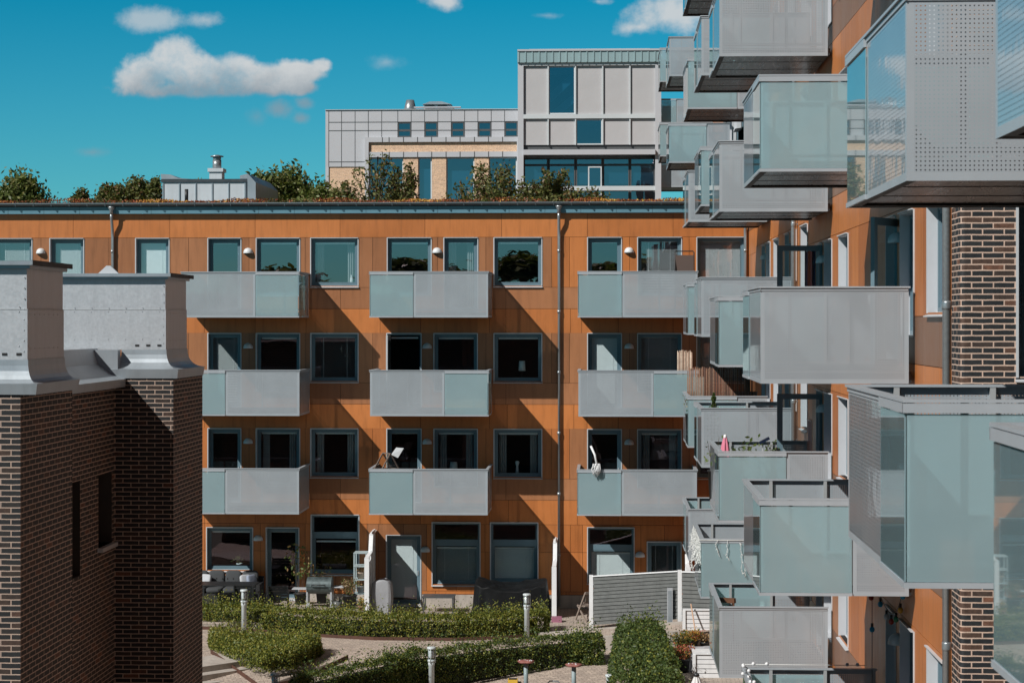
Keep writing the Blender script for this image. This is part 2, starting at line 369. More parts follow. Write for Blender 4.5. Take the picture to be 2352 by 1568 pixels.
# ------------------------------------------------------------------ balconies, windows, doors, lamps (parts of the blocks)
BW, BD, BH = 3.5, 2.10, 1.34
def balcony_proto(side, building, name='balcony'):
    I = Matrix.Identity(4)
    gf, gs = 1.28, 1.27
    mb = MB()
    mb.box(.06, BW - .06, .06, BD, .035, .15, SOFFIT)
    for a in ((.0, BW, .012, .10), ): mb.box(a[0], a[1], a[2], a[3], .012, .05, DARK)
    mb.box(.006, .10, .10, BD, .012, .05, DARK); mb.box(BW - .10, BW - .006, .10, BD, .012, .05, DARK)
    for i in range(1, 3): mb.box(BW * i / 3 - .006, BW * i / 3 + .006, .10, BD, .030, .036, DARK)
    mb.box(.14, BW - .14, BD - .05, BD + .02, .05, .16, DARK)
    root = build(mb, name, building, I)
    fx = (lambda x: x) if side == 'l' else (lambda x: BW - x)
    def span(a, b): return min(fx(a), fx(b)), max(fx(a), fx(b))
    # front
    a, b = span(gf + .012, BW)
    mb = MB(); mb.panel((a, 0, 0), (1, 0, 0), (0, -1, 0), b - a, BH); build(mb, 'perforated_panel', root, I)
    a, b = span(.012, gf)
    mb = MB(); mb.box(a, b, -.014, -.004, .045, BH - .085, FROST); build(mb, 'glass_panel', root, I)
    # side at the glass corner, then the other side
    x = fx(0)
    mb = MB(); mb.panel((x, gs + .012, 0), (0, 1, 0), (-1 if x == 0 else 1, 0, 0), BD - gs - .05, BH); build(mb, 'perforated_panel', root, I)
    sg = -1 if x == 0 else 1
    mb = MB(); mb.box(min(x + sg * .004, x + sg * .014), max(x + sg * .004, x + sg * .014), .0, gs, .045, BH - .085, FROST); build(mb, 'glass_panel', root, I)
    x2 = fx(BW)
    mb = MB(); mb.panel((x2, .0, 0), (0, 1, 0), (-1 if x2 == 0 else 1, 0, 0), BD - .04, BH); build(mb, 'perforated_panel', root, I)
    # rails
    mb = MB()
    mb.box(-.03, BW + .03, -.03, .06, BH, BH + .022, RAIL)
    mb.box(-.03, .06, .06, BD - .02, BH, BH + .022, RAIL); mb.box(BW - .06, BW + .03, .06, BD - .02, BH, BH + .022, RAIL)
    a, b = span(-.02, gf + .004)
    mb.box(a, b, -.03, -.003, BH - .075, BH - .006, RAIL); mb.box(a, b, -.022, .0, .0, .042, RAIL)
    a, b = span(gf + .012, BW + .02); mb.box(a, b, -.012, -.003, BH - .04, BH - .006, RAIL)
    q = sorted((x + sg * .03, x + sg * .003)); mb.box(q[0], q[1], -.03, gs + .004, BH - .075, BH - .006, RAIL)
    q = sorted((x + sg * .022, x)); mb.box(q[0], q[1], -.02, gs + .004, .0, .042, RAIL)
    q = sorted((x2 - sg * .012, x2 - sg * .003)); mb.box(q[0], q[1], -.012, BD - .05, BH - .04, BH - .006, RAIL)
    build(mb, 'handrail', root, I)
    mb = MB()
    for px in (fx(.05), fx(.42), fx(gf), fx((gf + BW) / 2), fx(BW - .05)): mb.box(px - .025, px + .025, .01, .06, .15, BH, POST)
    for xx in (0, BW):
        for py in (.42, gs, BD - .08):
            q = sorted((xx, xx + (.05 if xx == 0 else -.05))); q = (q[0] + .006, q[1] + .006) if xx == 0 else (q[0] - .006, q[1] - .006)
            mb.box(q[0], q[1], py - .025, py + .025, .15, BH, POST)
    mb.box(.03, BW - .03, .012, .05, .20, .24, POST)
    mb.box(.012, .045, .06, BD - .05, .20, .24, POST); mb.box(BW - .045, BW - .012, .06, BD - .05, .20, .24, POST)
    build(mb, 'railing_post', root, I)
    return root

_WP = {}
def opening(building, M, w, h, door=False, blind=0.0, transom=False, curtain=False, sill=True, open_=False, tilt=55, depth=.16, pm_=None):
    key = (building, round(w, 2), round(h, 2), door, blind, transom, curtain, sill, open_, tilt, depth, pm_)
    if key in _WP: return copy_tree(_WP[key], building, M)
    I = M
    y0, y1 = depth - .03, depth + .04; fw = .05 if door else .065
    mb = MB()
    def ring(a0, a1, c0, c1, t, ya, yb):
        mb.box(a0, a0 + t, ya, yb, c0, c1, FRAME); mb.box(a1 - t, a1, ya, yb, c0, c1, FRAME)
        mb.box(a0 + t, a1 - t, ya, yb, c1 - t, c1, FRAME); mb.box(a0 + t, a1 - t, ya, yb, c0, c0 + t, FRAME)
    ring(0, w, 0, h, fw, y0, y1)
    zt = h
    if transom:
        zt = h - .52; mb.box(fw, w - fw, y0 + .01, y1, zt - .16, zt, FRAME); zt -= .16
    if not open_: ring(fw, w - fw, fw, (zt - (0 if transom else fw)), .075 if door else .045, y0 + .018, y1 - .004)
    root = build(mb, 'balcony_door' if door else 'window', building, I)
    mb = MB()
    if not open_:
        mb.face([(fw, y1 - .03, fw), (w - fw, y1 - .03, fw), (w - fw, y1 - .03, h - fw), (fw, y1 - .03, h - fw)], pm_ or PANE); build(mb, 'pane', root, I)
    mb = MB()
    mb.box(-.022, .006, -.018, y0, -.01, h + .02, FLASH); mb.box(w - .006, w + .022, -.018, y0, -.01, h + .02, FLASH)
    mb.box(.006, w - .006, -.018, y0, h - .006, h + .022, FLASH)
    if not sill: mb.box(.006, w - .006, -.018, y0, -.02, .006, FLASH)
    mb.box(-.004, w + .004, -.05, -.018, h + .012, h + .03, FLASH)
    build(mb, 'flashing', root, I)
    if sill:
        mb = MB(); mb.mesh([(-.03, -.06, -.045), (w + .03, -.06, -.045), (w + .03, y0, .008), (-.03, y0, .008), (-.03, -.06, -.06), (w + .03, -.06, -.06), (w + .03, y0, -.03), (-.03, y0, -.03)],
                           [(0, 1, 2, 3), (7, 6, 5, 4), (4, 5, 1, 0), (5, 6, 2, 1), (6, 7, 3, 2), (7, 4, 0, 3)], FLASH); build(mb, 'sill', root, I)
    if blind:
        mb = MB(); a = R(tilt); z = (zt - fw) - .08; zb = fw + (1 - blind) * (zt - 2 * fw); yb = y1 + .05
        mb.box(fw + .05, w - fw - .05, yb - .02, yb + .02, z + .02, z + .06, SLAT)
        while z > zb:
            dy, dz = .0125 * math.cos(a), .0125 * math.sin(a)
            mb.face([(fw + .05, yb - dy, z - dz), (w - fw - .05, yb - dy, z - dz), (w - fw - .05, yb + dy, z + dz), (fw + .05, yb + dy, z + dz)], SLAT); z -= .0235
        for q in (.25, .75): mb.box(w * q - .004, w * q + .004, yb - .016, yb - .0145, zb, zt - fw, SLAT)
        build(mb, 'blind', root, I)
    else:
        mb = MB(); mb.box(fw + .06, w - fw - .06, y1 + .03, y1 + .06, zt - fw - .10, zt - fw - .05, SLAT); build(mb, 'blind', root, I)
    if curtain:
        for sd in (0, 1):
            mb = MB(); x0 = fw + .08 if sd == 0 else w - fw - .30
            mb.grid(lambda s, t: (x0 + s * .22, y1 + .14 + .03 * math.sin(s * 22), fw + t * (zt - 2 * fw - .05)), 24, 1, CURT); build(mb, 'curtain', root, I)
    if door and not open_:
        mb = MB(); mb.box(w - fw - .045, w - fw - .03, y0 - .03, y0 + .02, h * .42, h * .42 + .14, FLASH); build(mb, 'handle', root, I)
    _WP[key] = root
    return root
_LP = {}
def lamp(building, M):
    if building in _LP: return copy_tree(_LP[building], building, M)
    mb = MB(); n = 14; vs = []
    prof = [(.145, 0), (.147, .02), (.138, .07), (.115, .115), (.075, .148), (.03, .163), (.001, .166)]
    vs = [(r * math.cos(math.pi * k / n), -r * math.sin(math.pi * k / n) * 1.05, z) for r, z in prof for k in range(n + 1)]
    fs = [(i * (n + 1) + k, i * (n + 1) + k + 1, (i + 1) * (n + 1) + k + 1, (i + 1) * (n + 1) + k) for i in range(len(prof) - 1) for k in range(n)]
    mb.mesh(vs, fs, LAMPW, True)
    mb.mesh([(r * .97 * math.cos(math.pi * k / n), -r * .97 * math.sin(math.pi * k / n), .012) for r in (.145,) for k in range(n + 1)], [tuple(range(n + 1))], pm('lamp_glass', (.35, .37, .38), .3))
    _LP[building] = build(mb, 'wall_lamp', building, M)
    return _LP[building]

def cells(x0, x1, z0, z1, holes):
    hs = [(max(a, x0), min(b, x1), max(c, z0), min(d, z1)) for a, b, c, d in holes if a < x1 and b > x0 and c < z1 and d > z0]
    if not hs: return [(x0, x1, z0, z1)]
    xs = sorted({x0, x1, *[h[0] for h in hs], *[h[1] for h in hs]}); out = []
    for a, b in zip(xs, xs[1:]):
        c = (a + b) / 2; z = z0
        for h in sorted([h for h in hs if h[0] < c < h[1]], key=lambda h: h[2]):
            if h[2] > z + 1e-5: out.append((a, b, z, h[2]))
            z = max(z, h[3])
        if z < z1 - 1e-5: out.append((a, b, z, z1))
    return out
def cladding(building, M, panels, holes, back, names=None):
    """panels: (x0,x1,z0,z1,mat) in wall axes; back: one rectangle of sheathing behind the joints"""
    mb = MB()
    for x0, x1, z0, z1, m in panels:
        for a, b, c, d in cells(x0 + .005, x1 - .005, z0 + .005, z1 - .005, holes): mb.box(a, b, 0, .012, c, d, m)
    for a, b, c, d in cells(*back, holes): mb.box(a, b, .022, .13, c, d, BACK)
    return build(mb, 'wall', building, M)

# ------------------------------------------------------------------ the orange block across the courtyard
YW, YF = 61.79, 59.69
def wx(px): return onY(px, HY, YW).x
def wz(py, px=1000): return onY(px, py, YW).z
XL, XR = -24.0, 4.33
orange = empty('apartment_block', (-9, YW, 0), 'long orange and brown panelled apartment block with a planted roof, across the courtyard', 'building')
MW = T(0, YW, 0)
Z = [wz(y) for y in (490, 545, 660, 709, 765)]          # joints of the top storey
ST_ = 2.92
holes, ops = [], []
def op(p0, p1, zb, zt, **k):
    a, b = wx(p0), wx(p1); holes.append((a, b, zb, zt)); ops.append((a, b, zb, zt, k))
zt0, zk0 = wz(547.5), wz(656); zf0 = 8.876 + .17
B1, B5 = .97, .55
op(-14, 73, zt0 - 1.7, zt0, blind=B1, tilt=30, sill=False); op(115, 192, zf0, zt0, door=True, blind=B1, tilt=42); op(312, 388, zf0, zt0, door=True, blind=B1, tilt=68)
rows = [
 dict(L=(dict(door=True), dict(), dict(curtain=True)), M=(dict(), dict(door=True, curtain=True), dict()), R=(dict(door=True), dict(blind=.97, tilt=18), dict(blind=.97, tilt=38))),
 dict(L=(dict(door=True, blind=.97, tilt=30), dict(), dict(blind=.97, tilt=8)), M=(dict(door=True, open_=True), dict(), dict()), R=(dict(door=True, blind=.97, tilt=70), dict(blind=.97, tilt=30), dict(blind=.97, tilt=30))),
 dict(L=(dict(door=True), dict(curtain=True), dict(curtain=True)), M=(dict(door=True), dict(curtain=True), dict(curtain=True)), R=(dict(door=True), dict(curtain=True), dict()))]
lamps = [(94, 0)]
for r in range(3):
    d = r * ST_; zt, zk, zf = zt0 - d, zk0 - d, zf0 - d
    q = rows[r]; pmk = {} if r == 0 else {'pm_': PANEB}
    op(478, 553, zf, zt, **q['L'][0], **pmk); op(589, 688, zt - 1.75, zt, sill=False, **q['L'][1], **pmk); op(714, 822, zk, zt, **q['L'][2], **pmk); lamps.append((570, r))
    if r == 0:
        op(890, 990, zt - 1.75, zt, sill=False, **q['M'][0], **pmk); op(1020, 1097, zf, zt, **q['M'][1], **pmk); lamps.append((1004, r))
    else:
        op(889, 967, zf, zt, **q['M'][0], **pmk); op(997, 1096, zt - 1.75, zt, sill=False, **q['M'][1], **pmk); lamps.append((981, r))
    op(1135, 1244, zk, zt, **q['M'][2], **pmk)
    op(1350, 1427, zf, zt, **q['R'][0], **pmk); op(1465, 1565, zt - 1.75, zt, sill=False, **q['R'][1], **pmk); op(1601, 1710, zk, zt, **q['R'][2], **pmk); lamps.append((1445, r))
P5 = {'pm_': PANEB}
op(475, 580, wz(1311), wz(1214), **P5); op(612, 686, .26, wz(1214), door=True, **P5); op(715, 824, wz(1318), wz(1184), transom=True, **P5)
op(888, 966, .10, wz(1230), door=True, blind=.97, tilt=62, **P5); op(993, 1102, wz(1341), wz(1200), transom=True, blind=.97, tilt=35, **P5); op(1127, 1235, wz(1336), wz(1200), transom=True, blind=.97, tilt=50, **P5)
op(1350, 1456, wz(1335), wz(1210), transom=True, blind=.97, tilt=60, **P5); op(1487, 1564, .10, wz(1242), door=True, blind=.97, tilt=12, **P5)
panels = []
def band(z0, z1, joints, col):
    xs = [XL] + [wx(p) for p in joints] + [XR - .02]
    for a, b, p in zip(xs, xs[1:], [(q + w) / 2 for q, w in zip([-300] + joints, joints + [1717])]): panels.append((a, b, z0, z1, col(p)))
jt = [168, 390, 586, 781, 976, 1152, 1349, 1546]
alt = lambda a, b: (lambda p: a if int(p * 7.3) % 3 else b)
band(Z[1], Z[0], jt, alt(ORA, ORA))
for r in range(3):
    d = ST_ * r
    wcol = [lambda p: BRO if p < 1245 else ORA, lambda p: BRO, lambda p: ORB if p < 1290 else BRO][r]
    band(Z[2] - d, Z[1] - d, [35, 94, 155, 250, 350, 433, 515, 572, 640, 701, 770, 856, 940, 1005, 1058, 1116, 1190, 1267, 1308, 1388, 1446, 1515, 1583, 1655], wcol)
    band(Z[3] - d, Z[2] - d, [120, 300, 450, 586, 782, 990, 1162, 1336, 1500], lambda p: BRO)
    band(Z[4] - d, Z[3] - d, [60, 210, 390, 470, 586, 703, 873, 966, 1124, 1162 + 3 * r, 1310 + 8 * r, 1336 + 12 * r, 1420, 1546], alt(ORA, ORA))
zg = Z[4] - 2 * ST_
band(1.72, zg, [470, 528, 598, 650, 701, 770, 843, 870, 927, 980, 1048, 1114, 1181, 1240, 1310, 1338, 1403, 1472, 1526], lambda p: BRO if 820 < p < 960 else (ORB if p < 820 else ORA))
band(.52, 1.72, [470, 528, 598, 650, 701, 770, 843, 870, 927, 980, 1048, 1114, 1181, 1240, 1310, 1338, 1403, 1472, 1526], lambda p: BRO if 700 < p < 975 else ORA)
band(.42, .52, [700, 1000, 1300], lambda p: ORA)
cladding(orange, MW, panels, holes, (XL, XR + .1, .40, Z[0] + .05))
mb = MB()
for a, b, c, d in cells(XL, XR, -.3, .41, holes): mb.box(a, b, YW + .01, YW + .12, c, d, CONC)
build(mb, 'plinth', orange)
for a, b, zb, zt, k in ops: opening(orange, MW @ T(a, 0, zb), b - a, zt - zb, **k)
for px, r in lamps: lamp(orange, MW @ T(wx(px), -.002, wz(581) - r * ST_))
for px, py in ((593, 1238), (977, 1262), (1470, 1271)): lamp(orange, MW @ T(wx(px), -.002, wz(py) - .06))
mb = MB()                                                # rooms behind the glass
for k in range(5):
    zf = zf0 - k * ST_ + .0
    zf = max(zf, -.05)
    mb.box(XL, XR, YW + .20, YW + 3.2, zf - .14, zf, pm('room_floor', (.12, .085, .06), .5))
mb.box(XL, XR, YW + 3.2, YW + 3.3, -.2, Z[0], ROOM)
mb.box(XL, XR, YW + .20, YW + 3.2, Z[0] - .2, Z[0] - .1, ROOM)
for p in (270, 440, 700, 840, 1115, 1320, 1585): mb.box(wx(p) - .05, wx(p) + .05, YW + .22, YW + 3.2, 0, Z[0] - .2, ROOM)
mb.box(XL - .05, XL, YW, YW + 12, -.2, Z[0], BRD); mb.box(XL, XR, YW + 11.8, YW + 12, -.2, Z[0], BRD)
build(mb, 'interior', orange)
# eaves: soffit, fascia, gutter, green roof
zE = wz(468)
mb = MB(); mb.box(XL - .2, XR, YW - .16, YW - .145, wz(490), wz(474), FASC); mb.box(XL - .2, XR, YW - .146, YW + .03, wz(490) - .004, wz(490) + .012, FASC)
for p in range(-60, 1710, 82): mb.box(wx(p) - .003, wx(p) + .003, YW - .164, YW - .16, wz(490), wz(474), DARK)
build(mb, 'fascia', orange)
mb = MB(); n = 8; prof = [(YW - .235 + .075 * math.cos(math.pi + math.pi * k / n), wz(467) + .075 * math.sin(math.pi + math.pi * k / n)) for k in range(n + 1)]
GUT = pm('gutter_metal', (.10, .12, .13), .35, .1, 3, metal=.4)
mb.mesh([(x, y, z) for x in (XL - .2, XR) for y, z in prof], [(k, k + 1, n + 2 + k, n + 1 + k) for k in range(n)], GUT, True)
mb.box(XL - .2, XR, YW - .316, YW - .300, wz(467) - .005, wz(467) + .014, PIPE)
for p in range(-40, 1715, 41): mb.box(wx(p) - .012, wx(p) + .012, YW - .322, YW - .16, wz(467) - .085, wz(467) - .078, GUT)
for p in range(-40, 1715, 41): mb.box(wx(p) - .012, wx(p) + .012, YW - .323, YW - .316, wz(467) - .08, wz(467) + .004, GUT)
build(mb, 'gutter', orange)
ROOFM = pm('roof_felt', (.035, .04, .045), .8, .3, 8, bump=.3)
mb = MB(); mb.mesh([(XL - .2, YW - .2, wz(466)), (XR, YW - .2, wz(466)), (XR, YW + .3, wz(462)), (XL - .2, YW + .3, wz(462)), (XR, YW + 12, wz(462) + .25), (XL - .2, YW + 12, wz(462) + .25), (XL - .2, YW - .2, wz(474)), (XR, YW - .2, wz(474))], [(0, 1, 2, 3), (3, 2, 4, 5), (6, 7, 1, 0)], ROOFM)
build(mb, 'roof', orange)
for px, z0 in ((260, .2), (1284, .1), (1718.5, .1)):     # downpipes
    x = wx(px) if px < 1700 else XR - .11; mb = MB()
    mb.lathe((x, YW - .235, wz(492)), [(.05, 0), (.05, .12), (.10, .20), (.105, .24)], PIPE, 12)
    mb.tube([(x, YW - .235, wz(489)), (x, YW - .22, wz(500)), (x, YW - .10, wz(528)), (x, YW - .085, wz(545)), (x, YW - .085, z0)], .047, PIPE, 12)
    for k in range(6): mb.lathe((x, YW - .085, wz(580) - k * 1.85), [(.055, 0), (.055, .09)], PIPE, 12)
    build(mb, 'downpipe', orange)
# balconies of the orange block
bl = balcony_proto('l', orange); br_ = balcony_proto('r', orange)
spots = [[(417, 'r'), (850, 'l'), (1328.5, 'l')], [(419, 'l'), (850, 'r'), (1328.5, 'r')], [(418, 'l'), (849, 'l'), (1327, 'l')]]
used = set()
for r in range(3):
    for px, s in spots[r]:
        M = T(onY(px, HY, YF).x, YF, 8.876 - r * 2.916); P = bl if s == 'l' else br_
        if s in used: copy_tree(P, orange, M)
        else: used.add(s); WM[P] = M; P.matrix_basis = WM[orange].inverted() @ M; [WM.__setitem__(c, M) for c in P.children]
# open balcony door leaf, middle storey
mb = MB(); x0 = wx(893)
mb.box(x0, x0 + .05, YW - .80, YW + .1, zf0 - ST_ + .04, zt0 - ST_ - .05, FLASH); mb.box(x0 + .05, x0 + .06, YW - .70, YW, zf0 - ST_ + .2, zt0 - ST_ - .2, PANEB)
tag(build(mb, 'door_leaf', orange), 'balcony door leaf standing wide open')

# roof sedum (uncountable)
rnd = random.Random(3)
SED = [leafmat('sedum_red', (.16, .035, .018), (.34, .10, .04), .1), leafmat('sedum_yellow', (.55, .36, .07), (.60, .26, .06), .1), leafmat('sedum_green', (.06, .07, .02), (.14, .12, .03), .1)]
mb = MB()
patch = lambda x, s: math.sin(x * .9 + s) + .7 * math.sin(x * 2.3 + 2.1 * s) + .5 * math.sin(x * 5.7 + s)
for i in range(16000):
    x = rnd.uniform(XL, XR - .05); t = rnd.random() ** 1.5; y = YW - .12 + t * 1.6
    dens = .45 + .3 * patch(x, 1)
    if rnd.random() > dens + .25: continue
    zb = wz(466) + min(1, (y - YW + .2) / .5) * (wz(462) - wz(466)) + max(0, y - YW - .3) * .02
    h = rnd.random() * (.05 + .10 * max(0, .5 + .35 * patch(x, 4)))
    k = patch(x, 7) + rnd.gauss(0, .7)
    mb.leaf(Vector((x, y, zb + h)), rnd.uniform(.04, .09), SED[1] if k > .9 and h > .02 else SED[0] if k > -.9 else SED[2], rnd)
sed = build(mb, 'sedum'); tag(sed, 'low red and yellow sedum plants growing along the roof edge', 'ground cover', kind='stuff')

# rooftop stair house with chimney
YP = 67.0
def pp(px, py): return onY(px, py, YP)
PZ = pm('pale_zinc', (.50, .55, .59), .4, .06, 1.5, stain=.08)
pent = empty('roof_housing', (pp(480, 460).x, YP, wz(462)), 'grey metal-clad roof housing with upturned ends and a square chimney on the planted roof', 'roof housing')
a, b = pp(374, 463), pp(566, 418); mb = MB()
mb.box(a.x, b.x, YP, YP + 4.5, a.z - .2, b.z, PZ)
for k in range(6): x = a.x + (b.x - a.x) * (k + .02) / 5.1; mb.box(x - .02, x + .02, YP - .03, YP, a.z, b.z - .04, ZINC)
mb.box(a.x - .05, b.x + .05, YP - .05, YP + 4.5, b.z, b.z + .10, pm('roof_edge_dark', (.05, .06, .07), .4)); build(mb, 'wall', pent)
for x0, x1, d in ((pp(372, 0).x, pp(385, 0).x, 1), (pp(552, 0).x, pp(588, 0).x, -1)):
    mb = MB(); z = b.z + .10
    if d > 0: mb.prism([(x0, z), (x0 - .03, z + .17), (x0 + .30, z + .15), (x0 + .55, z + .03), (x0 + 1.0, z)], -YP - 4.5, -YP + .06, ZINC, Matrix(((1, 0, 0, 0), (0, 0, -1, 0), (0, 1, 0, 0), (0, 0, 0, 1))))
    else: mb.prism([(x0, z), (x0, z + .11), (x0 + .26, z + .17), (x1, z - .12), (x1, a.z - .2), (x0 + .25, a.z - .2), (x0 + .25, z)], -YP - 4.5, -YP + .06, ZINC, Matrix(((1, 0, 0, 0), (0, 0, -1, 0), (0, 1, 0, 0), (0, 0, 0, 1))))
    build(mb, 'parapet_end', pent)
mb = MB(); a, b = pp(470, 416), pp(499, 392)
mb.box(a.x, b.x, YP + .8, YP + 1.3, a.z - .1, b.z + .02, PZ); mb.box(a.x - .05, b.x + .05, YP + .75, YP + 1.35, b.z + .02, b.z + .14, PZ)
c = Vector(((a.x + b.x) / 2, YP + 1.05, b.z + .14)); mb.lathe(c, [(.15, 0), (.15, .28)], PIPE, 14); mb.lathe(c, [(.14, .28), (.14, .40)], pm('cowl_glass', (.2, .28, .3), .2), 14)
mb.lathe(c, [(.22, .40), (.23, .43), (.05, .47)], PIPE, 14); build(mb, 'chimney', pent)
mb = MB(); q = pp(435.5, 463); mb.tube([(q.x, YP - .5, q.z - .1), (q.x, YP - .5, q.z + .38)], .06, BLK, 10); build(mb, 'vent_pipe', pent)
# ------------------------------------------------------------------ the right-hand block seen along its face
XW, XB = 4.33, 2.17
right = empty('apartment_block', (XW + 4, 56, 0), 'tall orange panelled apartment block with rows of jutting balconies, on the right', 'building')
MR = T(XW, 0, 0) @ RZ(R(-90))                            # wall axes: x -> -Y, y -> +X
bays = [  # near end Y, base of the top-of-rail grid, rows (index -> side), far to near
 (28.55, .49, {2: 'l', 1: 'r', 0: 'l', -1: 'r', -2: 'l'}),
 (38.9, .49, {2: 'l', 1: 'l', 0: 'r', -1: 'r', -2: 'l'}),
 (46.2, 1.01, {2: 'l', 1: 'r', 0: 'l', -1: 'l', -2: 'r'}),
 (53.5, 1.01, {3: 'l', 2: 'r', 1: 'l', 0: 'r', -1: 'r', -2: 'l'}),
 (69.6, .85, {3: 'l', 2: 'r', 1: 'l'}),
 (81.0, 2.0, {3: 'r', 2: 'r'}),
 (99.5, 2.0, {3: 'r', 2: 'l'})]
SH = 2.97
rp = {s: balcony_proto(s, right) for s in 'lr'}; used = set()
RB = {}
for bi, (yn, base, rws) in enumerate(bays):
    for k, s in rws.items():
        ztop = ZC + base + k * SH
        M = T(XB, yn + BW, ztop - BH - .022) @ RZ(R(-90))
        P = rp[s]
        if s in used: o = copy_tree(P, right, M)
        else:
            used.add(s); WM[P] = M; P.matrix_basis = WM[right].inverted() @ M; o = P
            for c in P.children: WM[c] = M
        RB[(bi, k)] = (o, M)
rh, rops, rl = [], [], []
def rop(y0, y1, zb, zt, **k): rh.append((-y1, -y0, zb, zt)); rops.append((-y1, y1 - y0, zb, zt, k))
rows_b = []
for bi, (yn, base, rws) in enumerate(bays[:5]):
    for k in range(-3, 5):
        zf = ZC + base + k * SH - BH + .15; zt = zf + 2.26
        if zf < -.2: continue
        if zt > 24: continue
        b_ = (k * 2 + bi) % 3
        rop(yn + .15, yn + 1.45, zf + .5, zt, sill=False, pm_=PANEB, blind=.97 if b_ == 0 else 0, tilt=30)
        rop(yn + 1.95, yn + 2.95, zf, zt, door=True, pm_=PANEB, open_=(bi, k) in ((0, 0), (1, 0), (1, -1)))
        rop(yn - 2.45, yn - 1.05, zf + .82, zt, pm_=PANEB, blind=.97 if b_ == 1 else 0, tilt=40)
        if bi in (1, 2): rop(yn + 4.0, yn + 4.6, zf + .82, zt - .7, pm_=PANEB)
        rl.append((yn + 1.7, zf + 1.86))
rpan = []
segs = [(23.56, 36.0, .49), (36.0, 44.4, .49), (44.4, 58.9, 1.01), (58.9, YW - .02, .85), (YW + 12.1, 90.0, .85)]
rj = random.Random(5)
for y0, y1, base in segs:
    k = -5
    while True:
        fb = ZC + base + k * SH - BH          # underside of a balcony of this row
        if fb > 23: break
        ys = [y0]
        while ys[-1] < y1 - 2.6: ys.append(ys[-1] + rj.uniform(1.3, 2.5))
        ys.append(y1)
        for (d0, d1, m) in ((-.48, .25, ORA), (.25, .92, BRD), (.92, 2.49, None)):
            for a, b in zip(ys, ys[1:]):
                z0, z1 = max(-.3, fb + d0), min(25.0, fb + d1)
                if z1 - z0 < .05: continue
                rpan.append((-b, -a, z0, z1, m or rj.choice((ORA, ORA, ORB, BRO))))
        k += 1
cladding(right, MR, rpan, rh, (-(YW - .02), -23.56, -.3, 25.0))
mb = MB(); mb.box(XW + .03, XW + .2, YW + 12.1, 90, -.3, 25, BACK); mb.box(XW + .02, XW + .3, 90, 103.2, -.3, 20, BRD); mb.box(XW + .2, 14, 102.9, 103.2, -.3, 20, BRD)
mb.box(XW + .2, XW + 10, 89.9, 90.0, 20, 25, BRD); mb.box(XW + .02, XW + 10, 23.7, 90, 25.0, 25.2, ROOFM); build(mb, 'rear_wall', right)
for x, w, zb, zt, k in rops: opening(right, MR @ T(x, 0, zb), w, zt - zb, **k)
for y, z in rl: lamp(right, MR @ T(-y, -.002, z))
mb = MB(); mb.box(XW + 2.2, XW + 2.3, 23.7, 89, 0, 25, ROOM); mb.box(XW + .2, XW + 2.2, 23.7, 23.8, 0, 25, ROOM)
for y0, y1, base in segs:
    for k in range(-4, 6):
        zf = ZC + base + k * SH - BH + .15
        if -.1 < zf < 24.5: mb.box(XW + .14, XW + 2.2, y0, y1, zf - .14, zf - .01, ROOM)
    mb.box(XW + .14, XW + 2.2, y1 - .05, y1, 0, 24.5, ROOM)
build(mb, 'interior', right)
def leaf_door(y, zf, ang, lab, h=2.2):
    M = T(XW + .05, y, zf) @ RZ(ang); mb = MB(); w = .95
    for a in ((0, .11), (w - .11, w)): mb.box(a[0], a[1], -.03, .03, 0, h, FRAME)
    mb.box(.11, w - .11, -.03, .03, h - .11, h, FRAME); mb.box(.11, w - .11, -.03, .03, 0, .13, FRAME)
    mb.box(w - .07, w - .04, -.08, -.03, .95, 1.08, FLASH)
    o = build(mb, 'door_leaf', right, M); tag(o, lab)
    mb = MB(); mb.face([(.11, 0, .13), (w - .11, 0, .13), (w - .11, 0, h - .11), (.11, 0, h - .11)], PANEB); build(mb, 'pane', o, M)
    return o
zf = ZC + .49 - BH + .17
leaf_door(40.85, zf, R(180), 'balcony door swung wide open'); leaf_door(40.85, zf - SH, R(180), 'balcony door swung wide open'); leaf_door(30.5, zf, R(238), 'balcony door standing ajar')
for y, x in ((24.0, XW - .33), (46.0, XW - .10)):
    mb = MB(); r = .052
    mb.tube([(x, y, .0), (x, y, 24.5)], r, PIPE, 14)
    for k in range(12): mb.lathe((x, y, .9 + k * 2.0), [(r + .004, 0), (r + .007, .02), (r + .007, .08), (r + .004, .1)], PIPE, 14); mb.box(x, XW + .02, y - .012, y + .012, .94 + k * 2.0, .97 + k * 2.0, PIPE)
    build(mb, 'downpipe', right)
# brick stair tower facing the camera
tower = empty('brick_block', (6.5, 23.3, 0), 'dark brick wall with cream mortar behind the round drainpipe at the right edge', 'building')
mb = MB(); tx0, tx1, ty0, ty1 = 3.985, 10.0, 23.0, 23.57
wh = [(onY(2338, 0, 23).x, onY(2338, 0, 23).x + 1.2, onY(2340, 865, 23).z + SH * k, onY(2340, 470, 23).z + SH * k) for k in range(-2, 4)]
for a, b, c, d in cells(tx0 + .05, tx1, -1, 24, wh): mb.box(a, b, ty0, ty1 - .01, c, d, BRICK, uvm=True)
n = 5; pr = [(tx0 + .05 - .05 * math.sin(math.pi / 2 * k / n), ty0 + .05 - .05 * math.cos(math.pi / 2 * k / n)) for k in range(n + 1)]
for (x0, y0), (x1, y1), k in zip(pr, pr[1:], range(n)):
    u0 = tx0 + .05 - .0157 * k; mb.face([(x0, y0, -1), (x1, y1, -1), (x1, y1, 24), (x0, y0, 24)][::-1], BRICK, [(u0, -1), (u0 - .0157, -1), (u0 - .0157, 24), (u0, 24)][::-1])
mb.face([(tx0, ty0 + .05, -1), (tx0, ty1, -1), (tx0, ty1, 24), (tx0, ty0 + .05, 24)][::-1], BRICK, [(ty0 + .05, -1), (ty1, -1), (ty1, 24), (ty0 + .05, 24)][::-1])
